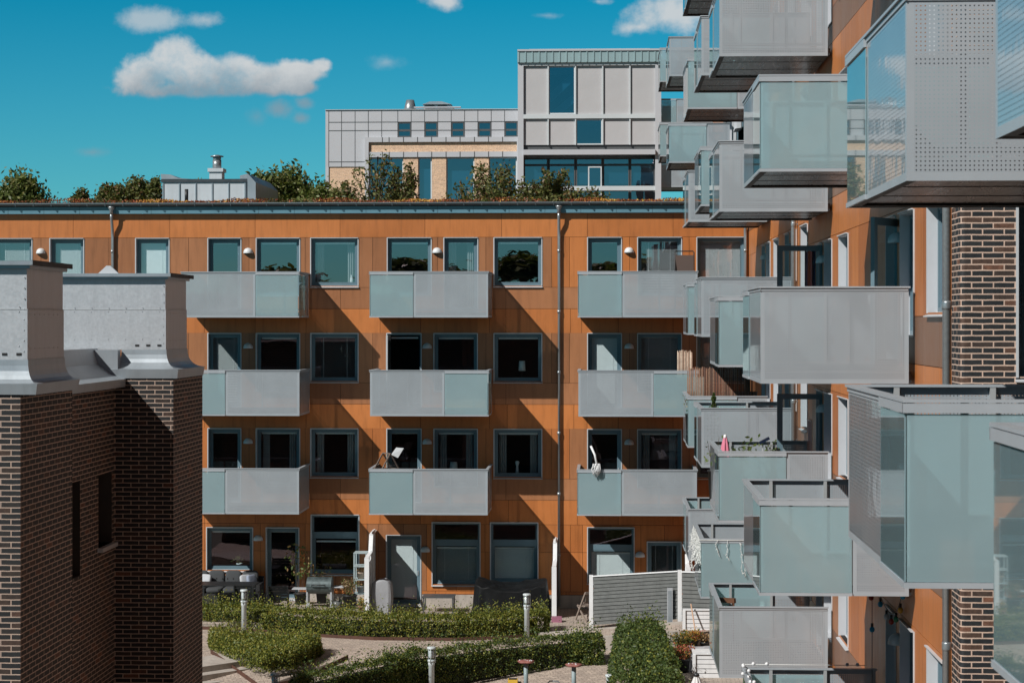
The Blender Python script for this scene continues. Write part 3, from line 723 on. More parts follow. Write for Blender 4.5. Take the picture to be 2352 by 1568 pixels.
mb.box(tx0 + .05, tx1, ty1 - .1, ty1, -1, 24, BACK)
build(mb, 'wall', tower)
for a, b, c, d in wh: opening(tower, T(a, ty0, c), b - a, d - c, pm_=PANEB, depth=.18)
# the nearest part of that block, with the two closest columns of balconies
near = empty('apartment_block', (XW + 3, 12, 0), 'nearest apartment block carrying the closest glazed balconies at the right edge', 'building')
nh, nop = [], []
np_ = {}
for s in 'lr': np_[s] = balcony_proto(s, near)
used = set()
for yn, rws in ((7.9, {1: 'r', 0: 'l'}), (14.75, {1: 'l', 0: 'r'})):
    for k, s in rws.items():
        ztop = ZC - .563 + k * 2.94; M = T(XB, yn + BW, ztop - BH - .022) @ RZ(R(-90)); P = np_[s]
        if s in used: copy_tree(P, near, M)
        else:
            used.add(s); WM[P] = M; P.matrix_basis = WM[near].inverted() @ M
            for c in P.children: WM[c] = M
    for k in range(-2, 4):
        zf = ZC - .563 + k * 2.94 - BH + .17
        for a, b, dz, kw in ((yn + .15, yn + 1.45, .5, dict(sill=False)), (yn + 1.95, yn + 2.95, 0, dict(door=True)), (yn - 2.4, yn - 1.0, .82, {})):
            nh.append((-b, -a, zf + dz, zf + 2.26)); nop.append((-b, b - a, zf + dz, zf + 2.26, kw))
npan = []
for k in range(-3, 5):
    fb = ZC - .563 + k * 2.94 - BH
    for a, b in zip([3 + 2.2 * i for i in range(8)], [5.2 + 2.2 * i for i in range(8)]):
        b = min(b, 20.5)
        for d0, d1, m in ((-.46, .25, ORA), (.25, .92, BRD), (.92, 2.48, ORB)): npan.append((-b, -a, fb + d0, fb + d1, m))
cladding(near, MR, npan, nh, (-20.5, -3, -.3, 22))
for x, w, zb, zt, k in nop: opening(near, MR @ T(x, 0, zb), w, zt - zb, pm_=PANEB, **k)
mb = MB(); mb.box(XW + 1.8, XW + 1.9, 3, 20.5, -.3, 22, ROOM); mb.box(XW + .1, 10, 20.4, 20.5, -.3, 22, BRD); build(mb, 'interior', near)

# ------------------------------------------------------------------ dark brick block with metal hoods, left foreground
left = empty('brick_block', (-9.5, 28, 0), 'dark brick block with two big metal roof hoods, left foreground', 'building')
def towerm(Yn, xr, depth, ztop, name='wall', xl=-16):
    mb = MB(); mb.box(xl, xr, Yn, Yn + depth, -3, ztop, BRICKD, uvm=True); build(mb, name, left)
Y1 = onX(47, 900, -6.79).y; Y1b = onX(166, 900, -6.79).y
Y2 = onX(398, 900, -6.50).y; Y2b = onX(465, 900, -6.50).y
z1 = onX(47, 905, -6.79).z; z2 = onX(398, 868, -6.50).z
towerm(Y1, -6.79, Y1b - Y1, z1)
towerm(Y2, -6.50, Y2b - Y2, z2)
X2 = -7.39
# recessed bay between them, with a deep window and a dark slot
wy0, wy1 = onX(226, 0, X2).y, onX(257, 0, X2).y; sy0, sy1 = onX(166, 0, X2).y, onX(184, 0, X2).y
M2 = T(X2, 0, 0) @ RZ(R(90))                             # wall axes for a face looking +X: x -> +Y, y -> -X
hz = [(wy0, wy1, onX(240, 1252, X2).z, onX(240, 1088, X2).z), (sy0 - .4, sy1, onX(175, 1325, X2).z, onX(175, 1105, X2).z)]
mb = MB()
for a, b, c, d in cells(Y1b, Y2, -3, max(z1, z2), hz):
    mb.face([(X2, a, c), (X2, b, c), (X2, b, d), (X2, a, d)], BRICKD, [(a, c), (b, c), (b, d), (a, d)])
for a, b, c, d in hz:
    for p, q in (((a, c), (a, d)), ((b, d), (b, c)), ((a, d), (b, d)), ((b, c), (a, c))):
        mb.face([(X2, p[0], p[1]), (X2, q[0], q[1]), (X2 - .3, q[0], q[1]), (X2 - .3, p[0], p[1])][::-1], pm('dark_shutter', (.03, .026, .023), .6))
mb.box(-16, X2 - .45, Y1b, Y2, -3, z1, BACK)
build(mb, 'wall', left)
for a, b, c, d in hz:
    mb = MB(); mb.box(X2 - .32, X2 - .28, a, b, c, d, pm('dark_shutter', (.035, .028, .024), .6)); w = build(mb, 'window', left)
    if a == hz[0][0]: mb = MB(); mb.box(X2 - .3, X2 + .08, a - .05, b + .05, c - .06, c, GALV); build(mb, 'sill', w)
# the hoods: flared skirt, two-course sheet box, thin lid
def skirt(mb, xa, xb, ya, yb, z0, zl, z1, out, inn):
    """ledge fascia z0..zl at `out` beyond the brick, then a concave flare up to z1 at `inn` inside it"""
    def ring(e, z): return [(xa - e, ya - e, z), (xb + e, ya - e, z), (xb + e, yb + e, z), (xa - e, yb + e, z)]
    rs = [ring(out, z0), ring(out + .02, zl), ring(out - .02, zl + .005)]
    for i in range(1, 7):
        t = i / 6; rs.append(ring(out - (out + inn) * (1 - (1 - t) ** 2.2), zl + (z1 - zl) * t ** 1.6))
    vs = [p for r in rs for p in r]
    mb.mesh(vs, [(i * 4 + k, i * 4 + (k + 1) % 4, (i + 1) * 4 + (k + 1) % 4, (i + 1) * 4 + k) for i in range(len(rs) - 1) for k in range(4)] + [(3, 2, 1, 0)], ZINC)
def hood(xa, xb, ya, yb, zb, zs, zt, lidz, lido):
    mb = MB(); mb.box(xa, xb, ya, yb, zb, zs, GALV); mb.box(xa + .01, xb - .01, ya + .01, yb - .01, zs, zt, GALV)
    for z in (zs - .03, zs + .03, zb + .16):
        for i in range(int((xb - xa) / .26)): mb.lathe((xb - .1 - i * .26, ya - .002, z), [(.0055, -.006), (.0055, .006)], GALV, 6)
        for i in range(int((yb - ya) / .2)): mb.lathe((xb + .002, ya + .1 + i * .2, z - .03), [(.0055, -.006), (.0055, .006)], GALV, 6)
    for i in range(8): mb.lathe((xb - .04, ya - .002, zb + .1 + i * (zt - zb - .2) / 7), [(.0055, -.006), (.0055, .006)], GALV, 6)
    for i in (0, .17, .34, 1.75, 1.92, 2.09): mb.box(xb - .13 - i, xb - .07 - i, ya - .006, ya, zb + .05, zb + .08, DARK)
    mb.box(xa, xb + .004, ya - .004, yb, zs - .004, zs + .004, POST)
    h = build(mb, 'metal_hood', left)
    mb = MB(); mb.box(xa - lido * .5, xb + lido * .45, ya - lido * .5, yb + lido * .3, zt, lidz - .05, ZINC); mb.box(xa - lido, xb + lido, ya - lido, yb + lido, lidz - .05, lidz, ZINC)
    mb.box(xb + lido - .02, xb + lido + .005, ya - lido + .01, yb + lido, lidz - .052, lidz + .006, DARK); build(mb, 'lid', h)
    for dx in (.9, 2.0):
        mb = MB(); x = xb - dx; mb.prism([(x - .16, lidz), (x + .16, lidz), (x + .03, lidz + .12), (x - .03, lidz + .12)], -(ya + .12), -(ya + .08), FLASH, Matrix(((1, 0, 0, 0), (0, 0, -1, 0), (0, 1, 0, 0), (0, 0, 0, 1)))); build(mb, 'lifting_eye', h)
ya = Y1 + .12; s_ = F / (ya / (CT + (63 - 1176) / F * ST)); zz = lambda py, s: ZC + (HY - py) / s
xh = onY(63, 0, ya).x; yh2 = onX(146.5, 0, xh).y
hood(-11.5, xh, ya, yh2, zz(826, s_), zz(710, s_), zz(617, s_), zz(599, s_), .085)
mb = MB(); skirt(mb, -12, xh, ya, yh2, z1 - .005, zz(880, s_), zz(826, s_), .14, -.01); build(mb, 'skirt', left)
ya = Y2 + .2; s_ = F / (ya / (CT + (381 - 1176) / F * ST))
xh = onY(381, 0, ya).x; yh2 = onX(429, 0, xh).y
hood(-9.4, xh, ya, yh2, zz(803, s_), zz(711, s_), zz(641, s_), zz(628, s_), .09)
mb = MB(); skirt(mb, X2 + .07, xh, ya, yh2, z2 - .005, zz(847, s_), zz(803, s_), .22, -.01); build(mb, 'skirt', left)
mb = MB()                                                # sloping apron along the recessed bay
za, zb = z1 - .02, zz(803, s_)
for (x0, z0), (x1, z1_) in (((X2 + .16, za - .12), (X2 + .17, za)), ((X2 + .17, za), (X2 - .05, za + .07)), ((X2 - .05, za + .07), (X2 - .25, za + .22)), ((X2 - .25, za + .22), (X2 - .32, zb + .02))):
    mb.face([(x0, Y1b - .3, z0), (x0, Y2 + .3, z0), (x1, Y2 + .3, z1_), (x1, Y1b - .3, z1_)], ZINC)
mb.box(-9.4, X2 + .05, Y2 - .02, Y2 + .16, za - .1, zb, ZINC)
mb.box(-16, X2 - .3, Y1b - .4, Y2 + 2, za - .3, za, ZINC); build(mb, 'roof', left)
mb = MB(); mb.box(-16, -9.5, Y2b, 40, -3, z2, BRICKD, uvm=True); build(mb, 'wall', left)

# ------------------------------------------------------------------ pale office building beyond
YB = 100.0
off = empty('office_building', (onY(1100, 0, YB).x, YB, 0), 'pale grey panelled office building with a taller glazed wing, beyond the planted roof', 'building')
PALE = pm('pale_panel', (.47, .48, .51), .5, .04, .6); JOINT = pm('panel_joint', (.07, .075, .08), .7); BLIN = pm('sun_screen', (.45, .445, .455), .6, .05, 1.0)
BGL = panemat('office_glass', (.10, .25, .33), 1.3, .16); WHT = pm('white_trim', (.54, .58, .60), .5, .04, 1)
bx = lambda zx: onY(689 + zx * .3662, HY, YB).x
bz = lambda zy: onY(1100, 86.1 + zy * .3662, YB).z
wins = [(bx(a), bx(b), bz(624), bz(530)) for a, b in ((613, 697), (781, 863), (949, 1031), (1117, 1199), (1284, 1366))]
low = (bx(412), bx(1372), 0, bz(628))
mb = MB()
for a, b, c, d in cells(bx(160), bx(1370), 0, bz(452), wins + [low, (bx(160), bx(412), 0, bz(808))]): mb.box(a, b, YB, YB + .3, c, d, PALE)
for zx in (180, 260, 345, 428, 512, 613, 697, 781, 864, 948, 1032, 1115, 1199, 1283):
    for a, b, c, d in cells(bx(zx) - .011, bx(zx) + .011, bz(808), bz(456), wins + [low]): mb.box(a, b, YB - .012, YB - .004, c, d, JOINT)
for zy, xa in ((528, 1367), (581, 1367), (777, 412)):
    for a, b, c, d in cells(bx(180), bx(xa), bz(zy) - .011, bz(zy) + .011, wins + [low]): mb.box(a, b, YB - .018, YB - .0125, c, d, JOINT)
mb.box(bx(158), bx(1372), YB - .06, YB + .4, bz(452), bz(449), WHT)
mb.box(bx(160), bx(1370), YB + 1.1, YB + 18, 0, bz(455), PALE)
build(mb, 'wall', off)
mb = MB(); mb.box(bx(180), bx(412), YB + .05, YB + .3, 0, bz(808), YBRICK, uvm=True); mb.box(bx(160), bx(180), YB, YB + .3, 0, bz(808), PALE)
mb.box(bx(434), bx(1362), YB - .12, YB + .1, bz(718), bz(657), YBRICK, uvm=True)
for a, b in ((650, 742), (830, 918), (1095, 1185)): mb.box(bx(a), bx(b), YB - .12, YB + .1, 0, bz(750), YBRICK, uvm=True)
build(mb, 'brick_panel', off)
mb = MB()
mb.box(bx(410), bx(1384), YB - .25, YB + .4, bz(657), bz(627), PALE); mb.box(bx(434), bx(1362), YB - .2, YB + .4, bz(751), bz(718), PALE)
mb.box(bx(410), bx(434), YB - .25, YB + .4, 0, bz(657), PALE); mb.box(bx(1362), bx(1384), YB - .25, YB + .4, 0, bz(657), PALE)
for zx in (520, 562, 652, 740, 828, 918, 1006, 1096, 1184, 1272):
    mb.box(bx(zx) - .02, bx(zx) + .02, YB - .258, YB - .25, bz(657), bz(627), JOINT); mb.box(bx(zx) - .02, bx(zx) + .02, YB - .208, YB - .2, bz(751), bz(718), JOINT)
build(mb, 'window_surround', off)
def owin(a, b, c, d, y, bar=None, screen=None, name='window'):
    mb = MB(); t = .06
    mb.box(a, a + t, y - .05, y + .1, c, d, WHT if not bar else JOINT); mb.box(b - t, b, y - .05, y + .1, c, d, WHT if not bar else JOINT)
    mb.box(a + t, b - t, y - .05, y + .1, d - t, d, WHT if not bar else JOINT); mb.box(a + t, b - t, y - .05, y + .1, c, c + t, WHT if not bar else JOINT)
    if bar: mb.box(a + t, b - t, y - .04, y + .08, bar - .05, bar + .05, JOINT)
    w = build(mb, name, off)
    mb = MB(); mb.face([(a, y, c), (b, y, c), (b, y, d), (a, y, d)], BGL); build(mb, 'pane', w)
    if screen is not None: mb = MB(); mb.box(a + t, b - t, y + .12, y + .15, c, screen, WHT); build(mb, 'blind', w)
for a, b, c, d in wins: owin(a, b, c, d, YB + .06, bar=bz(581))
for a, b, s in ((434, 650, 830), (742, 828, 822), (918, 1095, 835), (1185, 1362, 840)): owin(bx(a), bx(b), bz(1100), bz(753), YB + .02, screen=bz(s))
mb = MB(); mb.box(bx(160), bx(1370), YB + .9, YB + 1.0, 0, bz(452), pm('office_room', (.05, .10, .12), .8)); build(mb, 'interior', off)
# taller wing, a metre proud
YT = YB - 1.0; k_ = YT / YB
mb = MB()
mb.box(bx(1370), bx(2262), YT - .1, YB + 16, bz(178), bz(100), FASC_ := pm('parapet_zinc', (.26, .37, .39), .45, .06, 1))
for i in range(22): x = bx(1378 + 42.3 * i); mb.box(x - .03, x + .03, YT - .13, YT - .1, bz(176), bz(108), FASC_)
mb.box(bx(1370), bx(2262), YT - .16, YB + 16, bz(108), bz(97), PALE); mb.box(bx(1440), bx(2195), YT + 1, YT + 1.3, bz(97), bz(76), WHT)
build(mb, 'parapet', off)
mb = MB()
mb.box(bx(1372), bx(1407), YT, YB + .5, 0, bz(178), PALE); mb.box(bx(2225), bx(2262), YT, YB + .5, 0, bz(178), PALE)
mb.box(bx(1407), bx(2225), YT, YT + .3, bz(196), bz(178), WHT); mb.box(bx(1407), bx(2225), YT, YT + .3, bz(524), bz(498), WHT)
mb.box(bx(1407), bx(2225), YT - .2, YT + .3, bz(750), bz(718), PALE); mb.box(bx(1388), bx(2225), YT + .2, YT + .4, bz(718), bz(687), JOINT)
mb.box(bx(1407), bx(2225), YT + .05, YT + .15, bz(970), bz(942), WHT)
for zx in (1560, 1730, 1899, 2068): mb.box(bx(zx) - .03, bx(zx) + .03, YT + .03, YT + .2, bz(687), bz(197), WHT)
mb.box(bx(1372), bx(2262), YT + 2.6, YB + 16, 0, bz(178), pm('office_room', (.05, .10, .12), .8))
for c in (bz(510), bz(718), bz(190)): mb.box(bx(1400), bx(2240), YT + .3, YT + 2.6, c - .2, c + .1, WHT)
build(mb, 'wall', off)
for a, b in ((1407, 1558), (1733, 1897), (1901, 2066), (2070, 2225)): mb = MB(); mb.box(bx(a), bx(b), YT + .12, YT + .16, bz(497), bz(198), BLIN); build(mb, 'sun_screen', off)
for a, b in ((1407, 1558), (1562, 1728), (1901, 2066), (2070, 2225)): mb = MB(); mb.box(bx(a), bx(b), YT + .12, YT + .16, bz(686), bz(526), BLIN); build(mb, 'sun_screen', off)
for a, b in ((1407, 1558), (1562, 1716), (1720, 1806), (1901, 2066), (2070, 2225)): mb = MB(); mb.box(bx(a), bx(b), YT + .50, YT + .54, bz(926), bz(812), BLIN); build(mb, 'sun_screen', off)
for a, b, c, d in ((1562, 1728, 496, 198), (1733, 1897, 686, 527)): owin(bx(a), bx(b), bz(c), bz(d), YT + .14)
for a, b in ((1407, 1558), (1562, 1728), (1732, 1897), (1901, 2066), (2070, 2225)): owin(bx(a), bx(b), bz(1100), bz(766), YT + .45, bar=bz(808))
mb = MB(); mb.beam((bx(1562), YT + .8, bz(395)), (bx(1740), YT + .8, bz(230)), .25, .35, WHT); mb.beam((bx(1575), YT + 1.2, bz(500)), (bx(1740), YT + 1.2, bz(365)), .25, .35, PALE); build(mb, 'brace', off)
owin(bx(1808), bx(1893), bz(1000), bz(820), YT + .2, name='door')
mb = MB(); c = onY(689 + 691 * .3662, 86.1 + 450 * .3662, YB + 3); mb.lathe(c, [(.31, -.1), (.30, .04), (.20, .46), (.17, .46)], PIPE, 20); build(mb, 'vent_cone', off)
bz3 = lambda zy: onY(1100, 86.1 + zy * .3662, YB + 3).z
mb = MB(); mb.box(bx(740), bx(915), YB + 3, YB + 6, bz3(452), bz3(422), ZINC)
x0, x1, xm = bx(736), bx(922), bx(822); mb.prism([(x0, bz3(421)), (x1, bz3(421)), (xm + .3, bz3(403)), (xm - .3, bz3(403))], -(YB + 6.2), -(YB + 2.8), ZINC, Matrix(((1, 0, 0, 0), (0, 0, -1, 0), (0, 1, 0, 0), (0, 0, 0, 1))))
for a, b in ((752, 812), (832, 893)):
    for i in range(6): mb.box(bx(a), bx(b), YB + 2.95, YB + 3, bz3(447) + i * .034, bz3(447) + i * .034 + .014, JOINT)
mb.box(bx(690), bx(990), YB + 2, YB + 2.4, bz3(452), bz3(446), PALE); build(mb, 'vent_house', off)
# ------------------------------------------------------------------ ground
def poly(name, pts, m, kind='structure'):
    mb = MB(); mb.face(pts, m, [(p[0], p[1]) for p in pts]); o = build(mb, name); o['kind'] = kind; return o
PAVE = brickmat('tan_pavers', (.20, .155, .125), [(0, (.33, .275, .235)), (.5, (.40, .33, .28)), (1, (.47, .39, .325))], .21, .105, .006, .8)
PATIO = brickmat('patio_pavers', (.16, .14, .12), [(0, (.33, .28, .24)), (1, (.41, .345, .29))], .21, .14, .007, .85)
EARTH = pm('earth', (.07, .05, .038), .95, .3, 5, bump=.5)
GRND = pm('far_ground', (.09, .09, .07), .95, .3, .2)
SAND = pm('sand', (.46, .36, .27), .95, .12, 3, bump=.8, bscale=9)
poly('ground', [(-900, -700, -.65), (900, -700, -.65), (900, 1500, -.65), (-900, 1500, -.65)], GRND)
mb = MB()
for a, b, za, zb in ((53, 61.8, 0, 0), (49.5, 53, -.44, 0), (20, 49.5, -.44, -.44)):
    p = [(-16, a, za), (4.32, a, za), (4.32, b, zb), (-16, b, zb)]; mb.face(p, PAVE, [(x * .94 + y * .34, y * .94 - x * .34) for x, y, z in p])
o = build(mb, 'path'); o['kind'] = 'structure'
gz = lambda y: 0 if y > 53 else -.44 if y < 49.5 else -.44 * (53 - y) / 3.5
mb = MB(); mb.box(-16, -7.0, 57.2, YW - .001, -.1, .2, PATIO, uvm=True); o = build(mb, 'patio'); o['kind'] = 'structure'
mb = MB(); mb.box(-6.99, 4.3, 56.3, YW - .001, -.1, .012, PATIO, uvm=True); o = build(mb, 'patio'); o['kind'] = 'structure'
# concrete steps, lower left
e = Vector((.68, .73, 0)); nn = Vector((.73, -.68, 0)); pe = onZ(575, 1514); mb = MB()
for k in range(3):
    q = pe + nn * (.36 * k) + e * (.06 * k); z = -.003 - .145 * k
    pl = [q - e * 7, q, q + e * .02 + Vector((-.5, 1.2, 0)) * (1 if k == 0 else .1), q - e * 7 + Vector((-1.2, 1.5, 0))]
    mb.prism([(p.x, p.y) for p in pl], -.6, z, CONC)
o = build(mb, 'steps'); tag(o, 'three low concrete steps at the left end of the brick path', 'steps')
# ramp with its walls
def X_(px, t): return (px - VX) * t / F
def wall_strip(name, p0, p1, th, zb, z0, z1, m):
    p0, p1 = Vector(p0), Vector(p1); d = (p1 - p0).normalized(); n = Vector((-d.y, d.x, 0)) * th; mb = MB()
    vs = [(p0.x, p0.y, zb), (p1.x, p1.y, zb), (p1.x + n.x, p1.y + n.y, zb), (p0.x + n.x, p0.y + n.y, zb), (p0.x, p0.y, z0), (p1.x, p1.y, z1), (p1.x + n.x, p1.y + n.y, z1), (p0.x + n.x, p0.y + n.y, z0)]
    mb.mesh(vs, [(3, 2, 1, 0), (4, 5, 6, 7), (0, 1, 5, 4), (1, 2, 6, 5), (2, 3, 7, 6), (3, 0, 4, 7)], m); return build(mb, name)
tag(wall_strip('retaining_wall', (-.22, 54.0, 0), (2.3, 54.0, 0), .16, -.6, .36, .56, CONC), 'low concrete wall holding up the paved ramp', 'wall')
tag(wall_strip('kerb', (-1.85, 55.6, 0), (2.6, 55.35, 0), .15, -.1, .2, .62, CONC), 'pale concrete kerb along the upper edge of the ramp', 'kerb')
mb = MB(); p = [(-1.6, 54.16, .05), (-.22, 54.16, .33), (2.3, 54.16, .53), (4.3, 54.16, .60), (4.3, 55.36, .60), (2.4, 55.36, .53), (-.22, 55.5, .33), (-1.6, 55.6, .05)]
mb.face(p, PAVE, [(q[0], q[1]) for q in p]); o = build(mb, 'ramp'); o['kind'] = 'structure'

# ------------------------------------------------------------------ planting
LH1 = leafmat('hedge_leaf', (.09, .11, .014), (.26, .265, .05), .2); LH2 = leafmat('hedge_leaf_dark', (.035, .065, .018), (.10, .14, .036), .2)
LH3 = leafmat('hedge_leaf_gold', (.24, .20, .035), (.28, .24, .05), .2)
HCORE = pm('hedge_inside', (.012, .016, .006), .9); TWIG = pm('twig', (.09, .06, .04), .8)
def hedge(label, front, back, h, zb, mats, size, dens, seed, ragged=.16, taper=0):
    rn = random.Random(seed); root = empty('hedge', (sum(p[0] for p in front) / len(front), sum(p[1] for p in front) / len(front), zb), label, 'hedge')
    ring = [Vector((p[0], p[1], 0)) for p in front] + [Vector((p[0], p[1], 0)) for p in back[::-1]]
    c = sum(ring, Vector()) / len(ring); mb = MB()
    mb = MB(); m = len(front)
    P = lambda s, t: (lambda i, f: (Vector((*front[i][:2], 0)).lerp(Vector((*front[i + 1][:2], 0)), f)).lerp(Vector((*back[i][:2], 0)).lerp(Vector((*back[i + 1][:2], 0)), f), t))(min(m - 2, int(s * (m - 1))), s * (m - 1) - min(m - 2, int(s * (m - 1))))
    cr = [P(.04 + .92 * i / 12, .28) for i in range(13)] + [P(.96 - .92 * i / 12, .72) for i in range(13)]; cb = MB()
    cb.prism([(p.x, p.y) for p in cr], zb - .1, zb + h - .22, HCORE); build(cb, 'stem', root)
    L = sum((Vector(front[i + 1][:2]) - Vector(front[i][:2])).length for i in range(m - 1)); W = (P(.5, 0) - P(.5, 1)).length
    top = int(L * W * dens); side = int((L + W * .8) * h * dens * .9)
    from mathutils import noise as mn
    for i in range(top + side):
        if i < top: s, t = rn.random(), rn.random(); zf = 1
        else:
            k = rn.random() * (L * 1.35 + W * 2); zf = rn.random() ** .8
            if k < L: s, t = rn.random(), 0
            elif k < L * 1.35: s, t = rn.random(), 1
            elif k < L * 1.35 + W: s, t = 0, rn.random()
            else: s, t = 1, rn.random()
        q = P(s, t); bul = mn.noise(Vector((q.x * 1.7, q.y * 1.7, seed))) ; b2 = mn.noise(Vector((q.x * 5, q.y * 5, zf * 3 + seed)))
        edge = min(1, min(t, 1 - t, s * L / W, (1 - s) * L / W) * 4.5) ** .5
        hh = h * (1 + bul * .20 + b2 * .14) * (.80 + .20 * edge)
        z = zb + (hh - abs(rn.gauss(0, .05)) + (abs(rn.gauss(0, ragged)) if rn.random() < .2 else 0) if zf == 1 else zf * hh)
        out = (q - c); out.z = 0; out = out.normalized() if out.length > .01 else out
        q = q + out * (b2 * .10 - abs(rn.gauss(0, .04)) if zf < 1 else 0) + Vector((rn.gauss(0, .02), rn.gauss(0, .02), 0)); q.z = z
        r = rn.random() + bul * .3 - b2 * .35
        mb.leaf(q, size * rn.uniform(.6, 1.3), mats[0] if r < .62 else mats[1] if r < .9 else mats[2], rn)
    build(mb, 'foliage', root); return root
off_ = lambda pts, d: [(p[0] + d[0], p[1] + d[1]) for p in pts]
f1 = [onZ(*p) for p in ((430, 1441), (560, 1446), (700, 1458), (860, 1467), (1040, 1469), (1150, 1465), (1258, 1456))]
hedge('long trimmed yellow-green hedge in front of the terrace furniture', f1, [(p.x, p.y + 1.15) for p in f1], .60, 0, (LH1, LH2, LH3), .062, 2400, 1)
f2 = [onZ(*p) for p in ((484, 1492), (530, 1512), (600, 1536), (670, 1529), (738, 1506))]; b2 = [onZ(*p) for p in ((480, 1478), (545, 1481), (620, 1484), (690, 1489), (735, 1496))]
hedge('low shaggy hedge beside the concrete steps', f2, b2, .48, -.1, (LH1, LH2, LH3), .062, 2300, 2, .13)
b3 = [onZ(*p) for p in ((660, 1590, .40), (700, 1566, .42), (871, 1521, .48), (944, 1503, .5), (1100, 1477, .58), (1286, 1455, .62), (1366, 1454, .62))]
hedge('dark green clipped hedge running diagonally beside the sandpit', [(p.x + .26, p.y - .62) for p in b3], [(p.x, p.y) for p in b3], .80, -.16, (LH2, LH1, LH2), .062, 2500, 3)
hedge('wide dark green bush at the foot of the ramp wall', [(1.75, 43.0), (1.72, 46), (1.66, 49), (1.55, 51.5), (1.45, 53.3)], [(-.02, 43.0), (.06, 46), (.12, 49), (.2, 51.5), (.28, 53.3)], 1.12, -.25, (LH2, LH2, LH1), .075, 1300, 4, .2)
poly('planting_bed', [(p.x, p.y - .18, .006) for p in f1] + [(f1[-1].x + .1, f1[-1].y + 1.2, .006), (f1[0].x, f1[0].y + 1.2, .006)], EARTH)
mb = MB()
for p, q in zip(f1, f1[1:]): mb.beam((p.x, p.y - .18, .02), (q.x, q.y - .18, .02), .012, .14, CORT)
tag(build(mb, 'bed_edging'), 'rusty steel edging along the front of the long hedge', 'edging')
g2 = [onZ(*p) for p in ((484, 1500), (600, 1548), (690, 1538), (800, 1508))]; mb = MB()
for p, q in zip(g2, g2[1:]): mb.beam((p.x, p.y, gz(p.y) + .03), (q.x, q.y, gz(q.y) + .03), .012, .16, CORT)
tag(build(mb, 'bed_edging'), 'rusty steel edging around the low shaggy hedge', 'edging')
poly('planting_bed', [(p.x, p.y, gz(p.y) + .008) for p in g2] + [(onZ(700, 1484).x, onZ(700, 1484).y, .008), (onZ(480, 1474).x, onZ(480, 1474).y, .008)], EARTH)

def tree(label, px, top, wpx, Y, lm, seed, dense=1.0, base=0.0, ls=.19, spire=0, crown_h=None, nl=None, group=None):
    rn = random.Random(seed); s = F / Y; x = onY(px, HY, Y).x; zt = onY(px, top, Y).z; w = wpx / s / 2; ch = crown_h or max(3.0, w * 2.2)
    root = empty('tree', (x, Y, base), label, 'tree', group); mb = MB(); lf = MB()
    mb.tube([(x, Y, base - .2), (x + .1, Y, base + (zt - base) * .4), (x - .05, Y, zt - ch * .6), (x, Y, zt - .4)], .22, TWIG, 8, .03)
    N = nl or int((60 if lm is LM else 95) * dense)
    for i in range(N):
        a = rn.uniform(0, 6.283); rr = math.sqrt(rn.random()); 
        f = rn.random() ** .3
        drop = max(.5, (463 - top) / s)
        tipz = zt - (rr ** 1.7) * drop * (.95 if not spire else 1.15) - (rn.random() ** 2) * drop * (1.0 if i > 4 else 0) - rn.random() * .12
        tip = Vector((x + w * rr * math.cos(a), Y + w * .8 * rr * math.sin(a), tipz))
        st = Vector((x, Y, max(base + 2, tipz - ch * .35 - rr * w * .7))); mid = st.lerp(tip, .6) + Vector((rn.gauss(0, .1), rn.gauss(0, .1), -.12 * w * rr))
        mb.tube([st, mid, tip], .03, TWIG, 4, .006, False)
        for j in range(int(90 * dense) if not spire else 60):
            t = rn.random() ** .55; c = (st.lerp(mid, t * 2 - .0) if t < .5 else mid.lerp(tip, t * 2 - 1)) if t > .25 else mid
            sp_ = (.24 + .12 * (1 - t)) * (1.25 if dense > 1 else .75)
            q = c + Vector((rn.gauss(0, sp_), rn.gauss(0, sp_), rn.gauss(0, sp_ * .8))) * (.8 if lm is LM else .42)
            lf.leaf(q, ls * (1 if lm is LM else .8) * rn.uniform(.6, 1.3), lm[0] if rn.random() < (.7 if lm is LM else .82) else lm[1], rn)
    build(mb, 'trunk', root); build(lf, 'crown', root); return root
LM = [leafmat('maple_leaf', (.06, .085, .02), (.15, .18, .05), .25), leafmat('maple_leaf_pale', (.15, .16, .05), (.24, .22, .09), .25)]
LO = [leafmat('birch_leaf', (.06, .08, .025), (.16, .165, .05), .25), leafmat('birch_leaf_rust', (.13, .075, .03), (.20, .12, .05), .25)]
tree('rounded leafy tree at the far left above the roof', 40, 400, 130, 76, LM, 11, 1.5)
tree('thin wispy treetop left of the metal roof housing, standing alone', 187, 425, 44, 74, LO, 12, .6)
tree('layered dark treetop left of the metal roof housing', 262, 415, 95, 76, LO, 13, 1.2)
tree('tall pointed treetop with tiered branches near the roof housing', 312, 396, 76, 77, LO, 14, 1.1, spire=1)
tree('slim spire-like treetop touching the left end of the roof housing', 355, 399, 26, 75, LO, 15, .8, spire=1)
tree('small treetop showing just left of the roof chimney', 452, 401, 56, 82, LO, 16, 1.0)
tree('leafy tree close to the right of the roof housing', 605, 396, 66, 76, LM, 17, 1.5)
tree('broad maple treetop left of the office building', 665, 388, 112, 77, LM, 18, 1.6)
tree('low maple treetop in front of the office corner', 735, 428, 60, 76, LM, 19, 1.2)
tree('loose twiggy tree reaching up before the office windows', 868, 335, 215, 74, LO, 20, .8, spire=1, crown_h=4.6)
tree('low twiggy tree by the office yellow brick corner', 790, 412, 80, 75, LO, 24, .5, spire=1)
tree('upright twiggy tree before the narrow office window', 935, 372, 90, 75.5, LO, 25, .5, spire=1)
tree('wide airy tree in front of the middle of the office', 1140, 362, 250, 74, LO, 21, 1.1, crown_h=4.2)
tree('airy tree in front of the glazed wing of the office', 1268, 376, 170, 75, LO, 22, 1.0, crown_h=3.4)
tree('low spreading twiggy tree before the office door', 1372, 424, 100, 74.5, LO, 23, .5)
